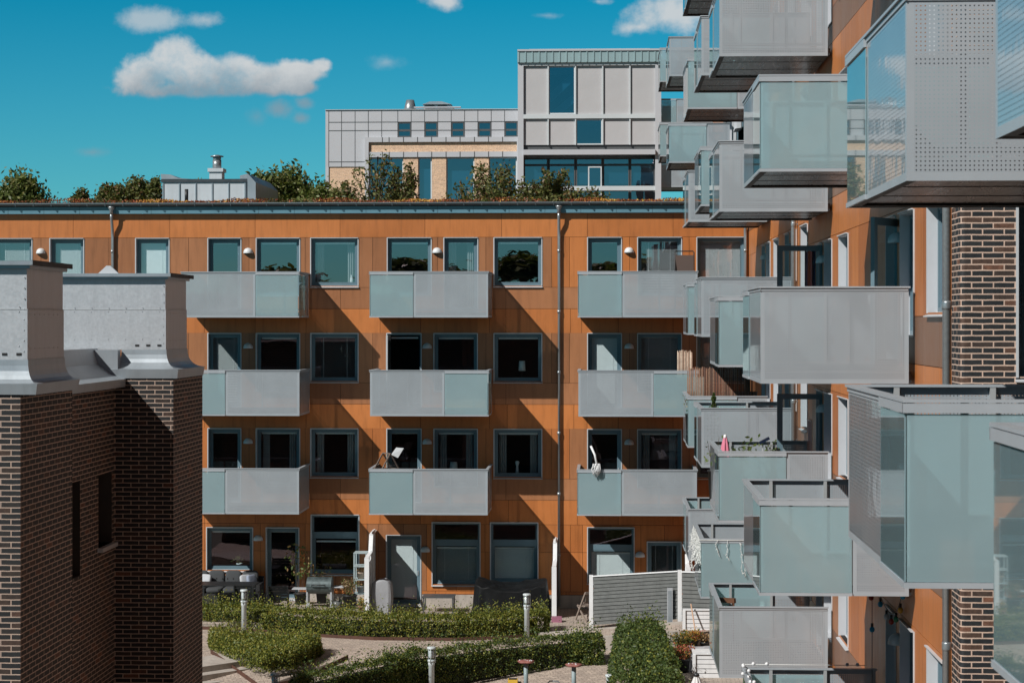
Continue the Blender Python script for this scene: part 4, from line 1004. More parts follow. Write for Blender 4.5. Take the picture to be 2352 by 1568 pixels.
# ------------------------------------------------------------------ courtyard furniture and fittings
def bollard(x, y, zb, label, first=[None]):
    M = T(x, y, zb)
    if first[0]:
        c = copy_tree(first[0], None, M); c['label'] = label; return c
    root = empty('bollard_light', (x, y, zb), label, 'bollard light', 'bollard lights along the path'); I = M
    mb = MB(); mb.lathe((0, 0, -.1), [(.072, 0), (.072, .86), (.082, .87), (.082, .93), (.07, .95), (.095, .96), (.095, 1.0)], pm('bollard_paint', (.52, .58, .60), .4, .06), 20); build(mb, 'post', root, I)
    mb = MB()
    for k in range(5): mb.lathe((0, 0, .955 + k * .034), [(.03, 0), (.062, .004), (.072, .018), (.062, .03), (.03, .032)], WHITE, 18)
    build(mb, 'louvre', root, I)
    mb = MB(); mb.lathe((0, 0, .89), [(.085, 0), (.085, .27)], panemat('lamp_clear_glass', (.85, .9, .9), 1.0, .03), 20); build(mb, 'lamp_glass', root, I)
    mb = MB(); mb.lathe((0, 0, 1.16), [(.10, 0), (.108, .012), (.108, .045), (.09, .055), (.0, .058)], MATS['bollard_paint'], 20); build(mb, 'cap', root, I)
    mb = MB()
    for a in (0, 120, 240): mb.tube([(.1 * math.cos(R(a + 20)), .1 * math.sin(R(a + 20)), .82), (.1 * math.cos(R(a + 20)), .1 * math.sin(R(a + 20)), 1.17)], .01, MATS['bollard_paint'], 6)
    build(mb, 'strut', root, I); first[0] = root; return root
def at(px, py, z=0): return onZ(px, py, z)
p = at(560.5, 1452); bollard(p.x, p.y, 0, 'pale bollard light in front of the black lounge chairs')
p = at(1210, 1463); bollard(p.x, p.y, 0, 'pale bollard light in front of the black covered furniture')
p = at(991, 1484, .80); bollard(p.x, p.y, -.42, 'pale bollard light rising out of the dark diagonal hedge')
p = at(631.5, 1544, .78); bollard(p.x, p.y, -.44, 'bollard light by the concrete steps, only its top in view')
p = at(1401, 1547, .78); bollard(p.x, p.y, -.44, 'bollard light between sandpit and dark bush, only its top in view')

def screen(x, zb, label, k):
    root = empty('privacy_screen', (x, 60.6, zb), label, 'privacy screen', 'white board screens between the terraces'); mb = MB()
    ya, ym, yn = YW - .02, YW - .95, YW - 2.05
    z = .06
    while z < 2.14:
        z2 = z + .135
        y = yn if z2 < 1.52 else ym - .25 if z2 < 1.7 else ym - .12 if z2 < 1.85 else ym
        mb.box(x - .02, x + .02, y, ya, zb + z, zb + z2 - .012, WHITE); z = z2
    build(mb, 'board', root)
    mb = MB(); mb.box(x - .07, x + .07, yn - .06, yn, zb, zb + 1.55, WHITE); build(mb, 'post', root)
    mb = MB(); mb.beam((x, yn - .06, zb + 1.56), (x, ym - .2, zb + 1.63), .12, .03, WHITE); mb.beam((x, ym - .21, zb + 1.62), (x, ym, zb + 2.12), .12, .03, WHITE); mb.beam((x, ym - .02, zb + 2.13), (x, ya, zb + 2.17), .12, .03, WHITE); build(mb, 'capping', root)
    mb = MB(); mb.box(x - .05, x + .05, ym, ym + .06, zb, zb + 2.1, WHITE); build(mb, 'post', root)
screen(-7.08, .2, 'white board privacy screen between grill and covered barbecue', 0)
screen(-1.53, -.02, 'white board privacy screen between black cover and drainpipe', 0)
screen(2.42, -.1, 'white board privacy screen half hidden behind the right-hand balconies', 0)

# slatted fence that climbs with the ramp
A, B = Vector((-.36, 57.9, 0)), Vector((2.0, 56.0, 0))
def fence(A, B, za0, zb0, za1, zb1, n, label, posts):
    root = empty('board_fence', ((A.x + B.x) / 2, (A.y + B.y) / 2, 0), label, 'fence'); d = (B - A).normalized(); nrm = Vector((d.y, -d.x, 0)); mb = MB()
    for i in range(n):
        f0, f1 = i / n, (i + .86) / n; k = .014 * (i % 2)
        q = []
        for P_, z0, z1 in ((A, za0, za1), (B, zb0, zb1)):
            for f in (f0, f1): q.append(P_ + Vector((0, 0, z0 + (z1 - z0) * f)))
        a0, a1, b0, b1 = q; o = nrm * (.028 + k); i_ = nrm * k
        mb.mesh([a0 + o, b0 + o, b1 + o * .75, a1 + o * .75, a0 + i_, b0 + i_, b1 + i_, a1 + i_], [(0, 1, 2, 3), (7, 6, 5, 4), (0, 4, 5, 1), (3, 2, 6, 7), (0, 3, 7, 4), (1, 5, 6, 2)], WOODG)
    a = A - nrm * .02; b = B - nrm * .02
    mb.mesh([a + Vector((0, 0, za0)), b + Vector((0, 0, zb0)), b + Vector((0, 0, zb1)), a + Vector((0, 0, za1))], [(0, 1, 2, 3)], DARK)
    build(mb, 'board', root)
    mb = MB(); mb.beam(A + Vector((0, 0, za1 + .02)), B + Vector((0, 0, zb1 + .02)), .12, .03, WHITE); build(mb, 'capping', root)
    for f, z0, z1, w, m in posts:
        q = A.lerp(B, f) + nrm * .03; mb = MB(); mb.box(q.x - w / 2, q.x + w / 2, q.y - .06, q.y + .06, z0, z1, m); build(mb, 'post', root)
fence(A, B, .10, .56, 1.47, 1.86, 13, 'long grey slatted fence stepping up along the ramp', ((-.02, .02, 1.52, .11, WHITE), (1.02, .05, 1.92, .11, WHITE), (.36, -.1, .26, .04, POST), (.72, 0, .42, .04, POST)))
fence(Vector((2.1, 55.9, 0)), Vector((4.2, 54.6, 0)), .35, .45, 1.86, 1.95, 13, 'grey slatted fence piece right of the white post, behind the balconies', ((1.0, 0, 1.95, .1, WHITE),))
mb = MB(); q = A.lerp(B, .94) + Vector((-.1, -.14, 0)); mb.box(q.x - .075, q.x + .075, q.y - .04, q.y + .04, .40, 1.42, GALV); mb.box(q.x - .05, q.x + .05, q.y - .045, q.y - .04, .45, 1.35, ZINC); tag(build(mb, 'metal_post'), 'narrow galvanised post standing against the slatted fence', 'post')

# left terrace: sofa, table, chairs, grill, shelf, plants
CUSH = pm('charcoal_cushion', (.045, .05, .055), .9, .15, 8, bump=.3); CUSHB = pm('pale_blue_pillow', (.24, .28, .36), .9, .15, 10)
WICK = pm('black_wicker', (.014, .015, .017), .6, .4, 40, bump=.6)
def cushion(mb, c, w, d, h, m, M=None, puff=.05):
    def fn(s, t):
        th = (t - .5) * math.pi; ph = s * 2 * math.pi; e = .45
        sg = lambda v: math.copysign(abs(v) ** e, v)
        p = Vector((w / 2 * sg(math.cos(th)) * sg(math.cos(ph)), d / 2 * sg(math.cos(th)) * sg(math.sin(ph)), h / 2 * sg(math.sin(th))))
        return Vector(c) + (M @ p if M is not None else p)
    mb.grid(fn, 20, 10, m)
zb = .2; sofa = empty('garden_sofa', (-10.9, 60.9, zb), 'black wicker corner sofa with charcoal back cushions under the window', 'sofa')
x0, x1, yb = onY(440, 0, 61.3).x, onY(604, 0, 61.3).x, 61.55
mb = MB(); mb.box(x0, x1, yb - .85, yb, zb + .04, zb + .34, WICK); mb.box(x0, x1, yb - .08, yb, zb + .34, zb + .78, WICK); mb.box(x1 - .12, x1, yb - .85, yb - .08, zb + .34, zb + .62, WICK); build(mb, 'frame', sofa)
n = 4; wdt = (x1 - .14 - x0) / n
for i in range(n):
    mb = MB(); cushion(mb, (x0 + wdt * (i + .5), yb - .2, zb + .72), wdt * .97, .20, .50, CUSH, Matrix.Rotation(R(-14), 4, 'X'))
    for a in (-.18, 0, .18): mb.lathe((x0 + wdt * (i + .5) + a, yb - .315, zb + .74), [(.014, -.012), (.014, .012)], BLK, 6)
    build(mb, 'back_cushion', sofa)
    mb = MB(); cushion(mb, (x0 + wdt * (i + .5), yb - .46, zb + .42), wdt * .97, .72, .16, CUSH); build(mb, 'seat_cushion', sofa)
def pillow(x, y, z, rx, rz, label, m):
    mb = MB(); cushion(mb, (0, 0, 0), .36, .13, .36, m); o = build(mb, 'pillow', None, T(x, y, z) @ RZ(rz) @ Matrix.Rotation(rx, 4, 'X')); tag(o, label, 'pillow')
pillow(x1 - .30, yb - .50, zb + .70, R(-18), R(55), 'pale striped pillow leaning on the sofa arm', CUSHB)
pillow(x1 - .50, yb - .42, zb + .69, R(-20), R(35), 'white pillow beside the striped one on the sofa', pm('white_pillow', (.42, .44, .47), .9, .1))
pillow(onY(471, 0, 61.0).x, yb - .45, zb + .70, R(-18), R(-20), 'white pillow on the sofa end by the brick tower', MATS['white_pillow'])
tab = empty('garden_table', (-11.5, 59.9, zb), 'long black outdoor table in front of the wicker sofa', 'table')
a, b = onY(455, 0, 59.9).x, onY(590, 0, 59.9).x; mb = MB()
for k in range(7): mb.box(a, b, 59.45 + k * .13, 59.45 + k * .13 + .115, zb + .73, zb + .76, BLK)
build(mb, 'tabletop', tab)
for x in (a + .08, b - .22):
    for y in (59.52, 60.28): mb = MB(); mb.box(x - .03, x + .03, y - .03, y + .03, zb, zb + .73, BLK); build(mb, 'leg', tab)
def chair(x, y, rz, label, first=[None]):
    M = T(x, y, zb) @ RZ(rz)
    if first[0]: c = copy_tree(first[0], None, M); c['label'] = label; return
    r = empty('garden_chair', (x, y, zb), label, 'chair', 'black slatted chairs at the table', rz); I = M
    mb = MB()
    for k in range(5): z = .46 + k * .085; y = -.24 - .03 * k; mb.mesh([(-.27 + .11 * 0, y, z), (.27, y, z), (.27, y - .022, z + .075), (-.27, y - .022, z + .075), (-.27, y + .015, z), (.27, y + .015, z), (.27, y - .007, z + .075), (-.27, y - .007, z + .075)], [(0, 1, 2, 3), (7, 6, 5, 4), (0, 4, 5, 1), (3, 2, 6, 7), (0, 3, 7, 4), (1, 5, 6, 2)], BLK)
    build(mb, 'backrest', r, I)
    mb = MB()
    for k in range(5): mb.box(-.26, .26, -.23 + k * .095, -.15 + k * .095, .42, .44, BLK)
    build(mb, 'seat', r, I)
    for sx in (-1, 1):
        mb = MB(); mb.beam((sx * .28, -.26, 0), (sx * .28, -.40, .88), .035, .05, BLK, Vector((0, 1, 0))); build(mb, 'leg', r, I)
        mb = MB(); mb.beam((sx * .28, .25, 0), (sx * .28, .22, .64), .035, .05, BLK, Vector((0, 1, 0))); build(mb, 'leg', r, I)
        mb = MB(); mb.box(sx * .28 - .025, sx * .28 + .025, -.33, .25, .63, .655, BLK); build(mb, 'armrest', r, I)
    first[0] = r
q = onY(568, 0, 58.9); chair(q.x, 58.9, R(-6), 'black slatted garden chair behind the left bollard light'); q = onY(640, 0, 58.85); chair(q.x, 58.85, R(6), 'black slatted garden chair right of the left bollard light')
gr = empty('grill', (onY(735, 0, 60.3).x, 60.3, zb), 'weathered metal barrel grill with side shelves on the terrace', 'grill')
gx = gr.location.x; GM = pm('worn_grill_metal', (.10, .13, .135), .5, .35, 5, metal=.4, stain=.5)
mb = MB(); n = 10; pr = [(math.cos(math.pi * k / n) * .30, math.sin(math.pi * k / n) * .26) for k in range(n + 1)]
mb.prism([(y, z) for y, z in pr], -.37, .37, GM, T(gx, 60.3, zb + .66) @ Matrix(((0, 0, 1, 0), (1, 0, 0, 0), (0, 1, 0, 0), (0, 0, 0, 1)))); build(mb, 'lid', gr)
mb = MB(); mb.prism([(y, -z * .9) for y, z in pr], -.37, .37, GM, T(gx, 60.3, zb + .65) @ Matrix(((0, 0, 1, 0), (1, 0, 0, 0), (0, 1, 0, 0), (0, 0, 0, 1)))); build(mb, 'firebox', gr)
for sx in (-1, 1):
    for sy in (-.2, .2): mb = MB(); mb.box(gx + sx * .36 - .025, gx + sx * .36 + .025, 60.3 + sy - .025, 60.3 + sy + .025, zb, zb + .62, GALV); build(mb, 'leg', gr)
    mb = MB(); mb.box(gx + sx * .40 - (.42 if sx < 0 else 0), gx + sx * .40 + (.38 if sx > 0 else 0), 60.1, 60.5, zb + (.56 if sx < 0 else .62), zb + (.58 if sx < 0 else .64), FLASH); build(mb, 'side_shelf', gr)
mb = MB(); mb.tube([(gx - .2, 59.97, zb + .68), (gx - .2, 59.92, zb + .72), (gx + .2, 59.92, zb + .72), (gx + .2, 59.97, zb + .68)], .014, BLK, 6); build(mb, 'handle', gr)
sh = empty('shelf_rack', (onY(834, 0, 60.9).x, 60.9, zb), 'tall pale metal shelf rack standing against the white screen', 'shelf'); sx = sh.location.x
SM = pm('shelf_paint', (.34, .42, .44), .5, .1)
for dx in (-.24, .12):
    for dy in (-.25, .25): mb = MB(); mb.box(sx + dx - .018, sx + dx + .018, 60.9 + dy - .018, 60.9 + dy + .018, zb, zb + 1.58, SM); build(mb, 'leg', sh)
for z in (.35, .78, 1.18, 1.58): mb = MB(); mb.box(sx - .26, sx + .14, 60.62, 61.18, zb + z, zb + z + .025, SM); build(mb, 'shelf', sh)
POTG = pm('pot_terracotta', (.30, .18, .12), .8, .15); POTB = pm('pot_black', (.02, .022, .024), .5, .1); POTC = pm('pot_wicker', (.40, .32, .25), .8, .25, 30)
DRY = leafmat('dry_leaf', (.22, .12, .05), (.36, .26, .14), .2); GRN = leafmat('pot_leaf', (.05, .09, .02), (.14, .17, .05), .3); REDL = leafmat('red_leaf', (.30, .05, .05), (.42, .14, .06), .2); ORL = leafmat('orange_leaf', (.42, .20, .04), (.40, .30, .06), .2)
def pot_plant(label, x, y, z, r, hp, hl, rl, mats, n, pm_=POTB, seed=0, ls=.06, stems=10, name='potted_plant', up=.6):
    rn = random.Random(seed); root = empty(name, (x, y, z), label, 'potted plant'); mb = MB()
    mb.lathe((x, y, z), [(r * .75, 0), (r, hp), (r * 1.06, hp), (r * 1.06, hp - .03), (r * .9, hp - .03), (r * .9, hp - .05)], pm_, 16); build(mb, 'pot', root)
    mb = MB(); lf = MB()
    for i in range(stems):
        a = rn.uniform(0, 6.28); q = rn.random() ** .5 * rl; tip = Vector((x + q * math.cos(a), y + q * math.sin(a), z + hp + hl * rn.uniform(.5, 1))); st = Vector((x + q * .2 * math.cos(a), y + q * .2 * math.sin(a), z + hp - .06)); md = st.lerp(tip, .5) + Vector((0, 0, .05 * hl))
        mb.tube([st, md, tip], .006, TWIG, 4, .003, False)
        for j in range(n // stems):
            t = rn.random() ** up; c = st.lerp(md, t * 2) if t < .5 else md.lerp(tip, t * 2 - 1)
            lf.leaf(c + Vector((rn.gauss(0, ls), rn.gauss(0, ls), rn.gauss(0, ls * .7))), ls * rn.uniform(.7, 1.5), rn.choice(mats), rn)
    build(mb, 'stem', root); build(lf, 'foliage', root); return root
pot_plant('small dry plant in a woven pot on the shelf rack', sx - .06, 60.8, zb + .805, .11, .2, .22, .14, [DRY], 60, POTC, 1)
pot_plant('bare lantern-like dried plant on the lower shelf of the rack', sx - .06, 60.8, zb + .375, .12, .22, .12, .1, [DRY, GRN], 40, pm('pot_grey', (.25, .27, .28), .6), 2)
q = onY(803, 0, 60.1); pot_plant('straw-coloured plant in a big black pot beside the shelf rack', q.x, 60.1, zb, .22, .42, .55, .3, [DRY, DRY, GRN], 420, POTB, 3, .055, 22)
q = onY(830, 0, 59.6); pot_plant('trailing yellow-green plant at the foot of the white screen', q.x, 59.75, zb, .12, .14, .26, .26, [GRN, ORL], 160, POTG, 4, .06)
q = onY(690, 0, 61.0); pot_plant('tall leggy vine with big leaves climbing by the tall window', q.x, 61.0, zb, .2, .35, 1.55, .42, [GRN, GRN, DRY], 150, POTB, 5, .11, 9, up=.35)
q = onY(738, 0, 61.2); pot_plant('spiky bush behind the barrel grill', q.x, 61.25, zb, .18, .4, .75, .35, [GRN, DRY], 220, POTB, 6, .06, 16)
q = onY(545, 0, YW - .0); pot_plant('green houseplant in a white pot behind the left ground floor window', q.x, YW + .34, wz(1311) + .04, .09, .13, .28, .2, [GRN], 60, LAMPW, 7, .06, 8)
q = onY(775, 0, 60.2); mb = MB(); mb.lathe((q.x, 60.2, zb), [(.12, 0), (.15, .2), (.14, .2), (.12, .02)], pm('bucket', (.12, .13, .13), .4), 14); mb.tube([(q.x - .14, 60.2, zb + .2), (q.x - .08, 60.2, zb + .32), (q.x + .08, 60.2, zb + .32), (q.x + .14, 60.2, zb + .2)], .006, BLK, 5); tag(build(mb, 'bucket'), 'dark bucket with raised handle beside the grill', 'bucket')

# middle terrace
def drape(name, label, cat, x0, x1, y0, y1, z, hfn, m, seed, rp=None):
    from mathutils import noise as mn
    mb = MB(); nu, nv = 110, 44; w, d = x1 - x0, y1 - y0
    def fn(s, t):
        a = s * 2 * math.pi; cx, cy = math.cos(a), math.sin(a); e = .38; sq = lambda v: math.copysign(abs(v) ** e, v)
        if t < .55: k = 1; hh = t / .55
        else: k = 1 - (t - .55) / .45; hh = 1
        r = k + (.035 * math.sin(a * 9 + seed + 2 * math.sin(a * 3)) * (1.4 - hh) + .11 * mn.noise(Vector((cx * 3, cy * 3, t * 2 + seed)))) * (1 - hh * .8) * (1 if t < .55 else 0) + .06 * (1 - hh)
        if rp: r *= rp(hh * .999 if t < .55 else 1)
        px, py = (x0 + x1) / 2 + w / 2 * sq(cx) * r * .94, (y0 + y1) / 2 + d / 2 * sq(cy) * r * .94
        u_ = (px - x0) / w; v_ = (py - y0) / d
        return (px, py, z + hh * hfn(min(1, max(0, u_)), min(1, max(0, v_))) + (.05 * mn.noise(Vector((px * 2.2, py * 2.2, seed))) + .06 * mn.noise(Vector((px * 4.5, py * 4.5, seed)))) * hh)
    mb.grid(fn, nu, nv, m); return tag(build(mb, name), label, cat)
TARP = pm('black_tarpaulin', (.009, .010, .011), .55, .2, 3, bump=1.0, bscale=3.5, spec=.12)
x0, x1 = onY(1086, 0, 60.6).x, onY(1262, 0, 60.6).x
tp = drape('covered_furniture', 'garden furniture hidden under a creased black tarpaulin', 'covered furniture', x0, x1, 59.95, 61.3, .04, lambda u, v: .78 + .10 * math.exp(-((u - .06) * 7) ** 2) + .08 * math.exp(-((u - .93) * 6) ** 2) - .10 * math.exp(-((u - .5) * 5) ** 2) + .14 * v, TARP, 2)
x0, x1 = onY(853, 0, 60.1).x, onY(901, 0, 60.1).x
drape('covered_barbecue', 'barbecue under a grey fabric cover by the glazed door', 'barbecue', x0, x1, 59.85, 60.45, .05, lambda u, v: .80 + .24 * max(0, 1 - (2 * u - 1) ** 2) ** .6, GRYC, 5, lambda h: .80 + .24 * math.sin(math.pi * min(1, .05 + h * .62)))
st = empty('side_table', (onY(1008, 0, 60.9).x, 60.9, .012), 'low dark grey metal table under the right-hand blinds', 'table'); sx = st.location.x
mb = MB(); mb.box(sx - .48, sx + .48, 60.6, 61.3, .46, .50, pm('dark_grey_metal', (.07, .075, .08), .5)); build(mb, 'tabletop', st)
for dx in (-.44, .44):
    for y in (60.64, 61.26): mb = MB(); mb.box(sx + dx - .02, sx + dx + .02, y - .02, y + .02, .012, .46, MATS['dark_grey_metal']); build(mb, 'leg', st)
# folding wooden chair at the slatted fence
fc = empty('folding_chair', (onY(1347, 0, 59.3).x, 59.3, .012), 'weathered wooden folding chair tucked behind the slatted fence', 'chair'); fx = fc.location.x; WD = pm('weathered_wood', (.24, .19, .16), .75, .2, 5, stretch=(1, 1, 6))
M = T(fx, 59.3, .012) @ RZ(R(35))
for s in (-1, 1):
    mb = MB(); mb.beam((s * .2, .28, 0), (s * .2, -.24, .86), .03, .045, WD); build(mb, 'leg', fc, M); mb = MB(); mb.beam((s * .17, -.25, 0), (s * .17, .22, .45), .03, .045, WD); build(mb, 'leg', fc, M)
mb = MB(); [mb.box(-.2, .2, -.18 + k * .075, -.12 + k * .075, .43, .45, WD) for k in range(5)]; build(mb, 'seat', fc, M)
mb = MB(); mb.box(-.2, .2, -.26, -.235, .80, .88, WD); mb.box(-.2, .2, -.14, -.115, .52, .57, WD); [mb.beam((-.13 + k * .065, -.13, .55), (-.13 + k * .065, -.245, .84), .035, .012, WD) for k in range(5)]; build(mb, 'backrest', fc, M)
mb = MB(); q = onY(1458 - 0, 0, 58.9); q = at(1281, 1428); mb.box(q.x - .18, q.x + .12, q.y - .14, q.y + .14, .0, .16, pm('pink_tub', (.30, .12, .18), .5)); tag(build(mb, 'planter_tub'), 'small purple plastic tub at the foot of the drainpipe', 'tub')
# playground corner: sand, timber edge, toadstool seats
sp_ = [onZ(*p, -.42) for p in ((1020, 1600), (1033, 1571), (1297, 1534), (1397, 1536), (1405, 1600))]
mb = MB(); mb.face([(p.x, p.y, -.425) for p in sp_] , SAND); o = build(mb, 'sandpit'); o['kind'] = 'structure'
TIM = pm('grey_timber', (.27, .215, .165), .8, .25, 4, stretch=(6, 1, 6), stain=.2)
for i, lab in ((1, 'long weathered timber beam edging the sandpit, below the dark hedge'), (2, 'short weathered timber beam at the back corner of the sandpit')):
    mb = MB(); p, q = sp_[i], sp_[i + 1]; mb.beam((p.x, p.y, -.33), (q.x, q.y, -.33), .16, .2, TIM); tag(build(mb, 'timber_edge'), lab, 'timber edge')
def toad(px, py, label):
    q = at(px, py, .42); r = empty('toadstool_seat', (q.x, q.y, -.43), label, 'play seat', 'toadstool play seats'); mb = MB(); mb.lathe((q.x, q.y, -.43), [(.055, 0), (.055, .82)], pm('play_post', (.22, .29, .31), .5), 14); build(mb, 'post', r)
    mb = MB(); rn = random.Random(px); vs = []; n = 30
    prof = [(.0, .885), (.12, .882), (.19, .87), (.205, .85), (.19, .825), (.06, .815)]
    pts = [Vector((rr * (1 + .06 * math.sin(5 * 2 * math.pi * k / n)) * math.cos(2 * math.pi * k / n), rr * (1 + .06 * math.sin(5 * 2 * math.pi * k / n)) * math.sin(2 * math.pi * k / n), z)) + Vector((q.x, q.y, -.43)) for rr, z in prof for k in range(n)]
    mb.mesh(pts, [(i * n + k, i * n + (k + 1) % n, (i + 1) * n + (k + 1) % n, (i + 1) * n + k) for i in range(len(prof) - 1) for k in range(n)], pm('faded_red', (.26, .10, .085), .7, .3, 14), True)
    for k in range(6): a = rn.uniform(0, 6.28); rr = rn.uniform(.03, .16); mb.lathe((q.x + rr * math.cos(a), q.y + rr * math.sin(a), .44), [(.018, 0), (.018, .018)], WHITE, 8)
    build(mb, 'seat', r)
toad(1208, 1518, 'faded red toadstool play seat nearer the long timber beam'); toad(1318, 1526, 'faded red toadstool play seat at the sandpit back corner')
q = at(1272, 1565, -.15); mb = MB(); mb.tube([(q.x - .16, q.y, -.42), (q.x - .16, q.y, -.2), (q.x - .1, q.y, -.13), (q.x + .1, q.y, -.13), (q.x + .16, q.y, -.2), (q.x + .16, q.y, -.42)], .02, PIPE, 8); tag(build(mb, 'play_handle'), 'grey metal hoop standing in the sand', 'hoop')
q = at(1178, 1560, -.2); mb = MB(); mb.box(q.x - .12, q.x + .12, q.y - .12, q.y + .12, -.42, -.18, pm('yellow_plastic', (.62, .40, .05), .5)); mb.box(q.x - .10, q.x + .10, q.y - .10, q.y + .10, -.18, -.175, BLK); tag(build(mb, 'toy_box'), 'yellow box-shaped sand toy by the left toadstool', 'toy')

# lower right terrace: white slat planters, flowers, broom, covered table, parasol
def slatbox(name, label, x0, x1, y0, y1, z0, z1, cat, n):
    r = empty(name, ((x0 + x1) / 2, (y0 + y1) / 2, z0), label, cat); h = (z1 - z0) / n; mb = MB()
    for k in range(n): mb.box(x0, x1, y0, y0 + .025, z0 + k * h, z0 + k * h + h * .86, WHITE); mb.box(x0, x0 + .025, y0 + .026, y1, z0 + k * h, z0 + k * h + h * .86, WHITE)
    mb.box(x0 + .03, x1, y0 + .03, y1, z0, z1 - .03, DARK); build(mb, 'board', r)
    mb = MB(); mb.box(x0 - .03, x1 + .03, y0 - .03, y1 + .03, z1, z1 + .03, WHITE); build(mb, 'lid', r)
    mb = MB(); mb.box(x0 - .04, x0 + .04, y0 - .04, y0 - .005, z0, z1, WHITE); build(mb, 'post', r)
xx = lambda px, Y: onY(px, 0, Y).x
zy = lambda py, Y: onY(1600, py, Y).z
lowz = 0.0
mb = MB(); mb.box(1.78, 4.3, 47.5, 53.95, -.6, -.004, PATIO, uvm=True); o = build(mb, 'terrace'); o['kind'] = 'structure'
slatbox('slatted_screen', 'white slatted timber screen behind the flower pots and broom', xx(1569, 55.0), 4.2, 54.4, 54.52, .0, zy(1401, 54.4), 'screen', 9)
slatbox('storage_bench', 'white slatted timber bench box beside the covered table', xx(1594, 50.0), 4.2, 50.0, 50.7, 0, zy(1502, 50.0), 'bench', 5)
def pots(px, Y, zl, r, label, mats, n, hl, rl, seed, hp): pot_plant(label, xx(px, Y), Y, zl, r, hp, hl, rl, mats, n, POTB, seed, .06, 26)
pots(1587, 53.7, 0, .2, 'orange and green flowers in a black wicker planter by the white screen', [ORL, ORL, GRN, REDL], 700, .28, .28, 31, .34)
pots(1566, 53.4, 0, .17, 'yellow-leaved bush spilling left of the black planters', [ORL, GRN, GRN], 700, .50, .28, 32, .12)
pots(1569, 50.8, 0, .18, 'pink and red flowers over yellow leaves in a black bucket', [REDL, REDL, ORL, GRN], 750, .36, .27, 33, .34)
pots(1619, 53.7, 0, .13, 'withered brown plant in a small black planter at the right', [DRY], 160, .2, .13, 34, .3)
br = empty('broom', (xx(1602, 53.8), 53.8, 0), 'broom with a long wooden handle leaning on the white slatted screen', 'broom')
mb = MB(); a = onY(1603, 1478, 53.8); b = onY(1587, 1386, 54.3); a.z = .12; mb.tube([a, b], .02, pm('broom_handle', (.48, .32, .22), .6), 8); build(mb, 'handle', br)
mb = MB(); mb.box(a.x - .16, a.x + .16, a.y - .05, a.y + .05, 0, .12, BLK); build(mb, 'brush', br)
drape('covered_table', 'table under a patterned pale grey cloth beside the bench box', 'covered table', 1.98, 2.75, 50.75, 51.75, .0, lambda u, v: .50, pm('patterned_cloth', (.34, .34, .36), .8, .25, 12), 8)
um = empty('parasol', (1.80, 40.5, -.44), 'closed white parasol with a black cap in the bottom corner by the bench box', 'parasol'); ux = um.location.x; ut = zy(1548, 40.5)
mb = MB(); mb.tube([(ux, 40.5, -.44), (ux, 40.5, ut)], .025, BLK, 8); build(mb, 'pole', um)
mb = MB(); n = 40; prof = [(.035, ut - .02), (.10, ut - .2), (.15, ut - .5), (.17, ut - 1.0), (.06, ut - 1.1)]
mb.mesh([(ux + r * (1 + .22 * math.sin(8 * 2 * math.pi * k / n)) * math.cos(2 * math.pi * k / n), 40.5 + r * (1 + .22 * math.sin(8 * 2 * math.pi * k / n)) * math.sin(2 * math.pi * k / n), z) for r, z in prof for k in range(n)], [(i * n + k, i * n + (k + 1) % n, (i + 1) * n + (k + 1) % n, (i + 1) * n + k) for i in range(len(prof) - 1) for k in range(n)], pm('parasol_white', (.62, .62, .62), .8), True); build(mb, 'canopy', um)
mb = MB(); mb.lathe((ux, 40.5, ut - .03), [(.06, 0), (.055, .04), (.02, .07), (.001, .075)], BLK, 12); build(mb, 'cap', um)
# ------------------------------------------------------------------ things standing on the balconies
GLS = panemat('thin_glass', (.85, .88, .85), 1.0, .04)
def P(px, py, t): return Vector((0, 0, 0)) + onY(px, py, t)
# wooden mini greenhouse
gh = empty('mini_greenhouse', P(895, 1078, 60.3), 'small wooden mini greenhouse with a pitched glass lid on a balcony', 'mini greenhouse'); GW = pm('greenhouse_wood', (.16, .12, .10), .75, .2)
gm = P(888, 1076, 60.15); gz0 = 4.36; MG = T(gm.x, 60.15, 0) @ RZ(R(38)); gw, gl_, h = .30, .42, .47; mb = MB(); pt = lambda x, y, z: MG @ Vector((x, y, z))
for y in (-gl_ / 2, gl_ / 2):
    for sx in (-1, 1): mb.beam(pt(sx * gw, y, gz0), pt(0, y, gz0 + h), .035, .035, GW)
    mb.beam(pt(-gw, y, gz0), pt(gw, y, gz0), .035, .04, GW)
for x, z in ((-gw, gz0), (gw, gz0), (0, gz0 + h)): mb.beam(pt(x, -gl_ / 2, z), pt(x, gl_ / 2, z), .035, .035, GW)
for sx in (-1, 1):
    for sy in (-1, 1): mb.beam(pt(sx * gw * .9, sy * gl_ * .45, 3.2), pt(sx * gw * .9, sy * gl_ * .45, gz0), .035, .035, GW, Vector((0, 1, 0)))
build(mb, 'frame', gh)
for y in (-gl_ / 2, gl_ / 2): mb = MB(); mb.face([pt(-gw, y, gz0), pt(gw, y, gz0), pt(0, y, gz0 + h)], GLS); build(mb, 'pane', gh)
for sx in (-1, 1): mb = MB(); mb.face([pt(sx * gw, -gl_ / 2, gz0), pt(sx * gw, gl_ / 2, gz0), pt(0, gl_ / 2, gz0 + h), pt(0, -gl_ / 2, gz0 + h)], GLS); build(mb, 'pane', gh)
mb = MB(); q = [P(898.5, 1044, 60.2), P(910, 1028, 60.45), P(927, 1029.5, 60.45), P(914, 1051, 60.2)]; up_ = Vector((0, .02, .01))
mb.mesh(q + [p + up_ for p in q], [(0, 1, 2, 3), (7, 6, 5, 4), (0, 4, 5, 1), (1, 5, 6, 2), (2, 6, 7, 3), (3, 7, 4, 0)], FLASH); build(mb, 'lid', gh)
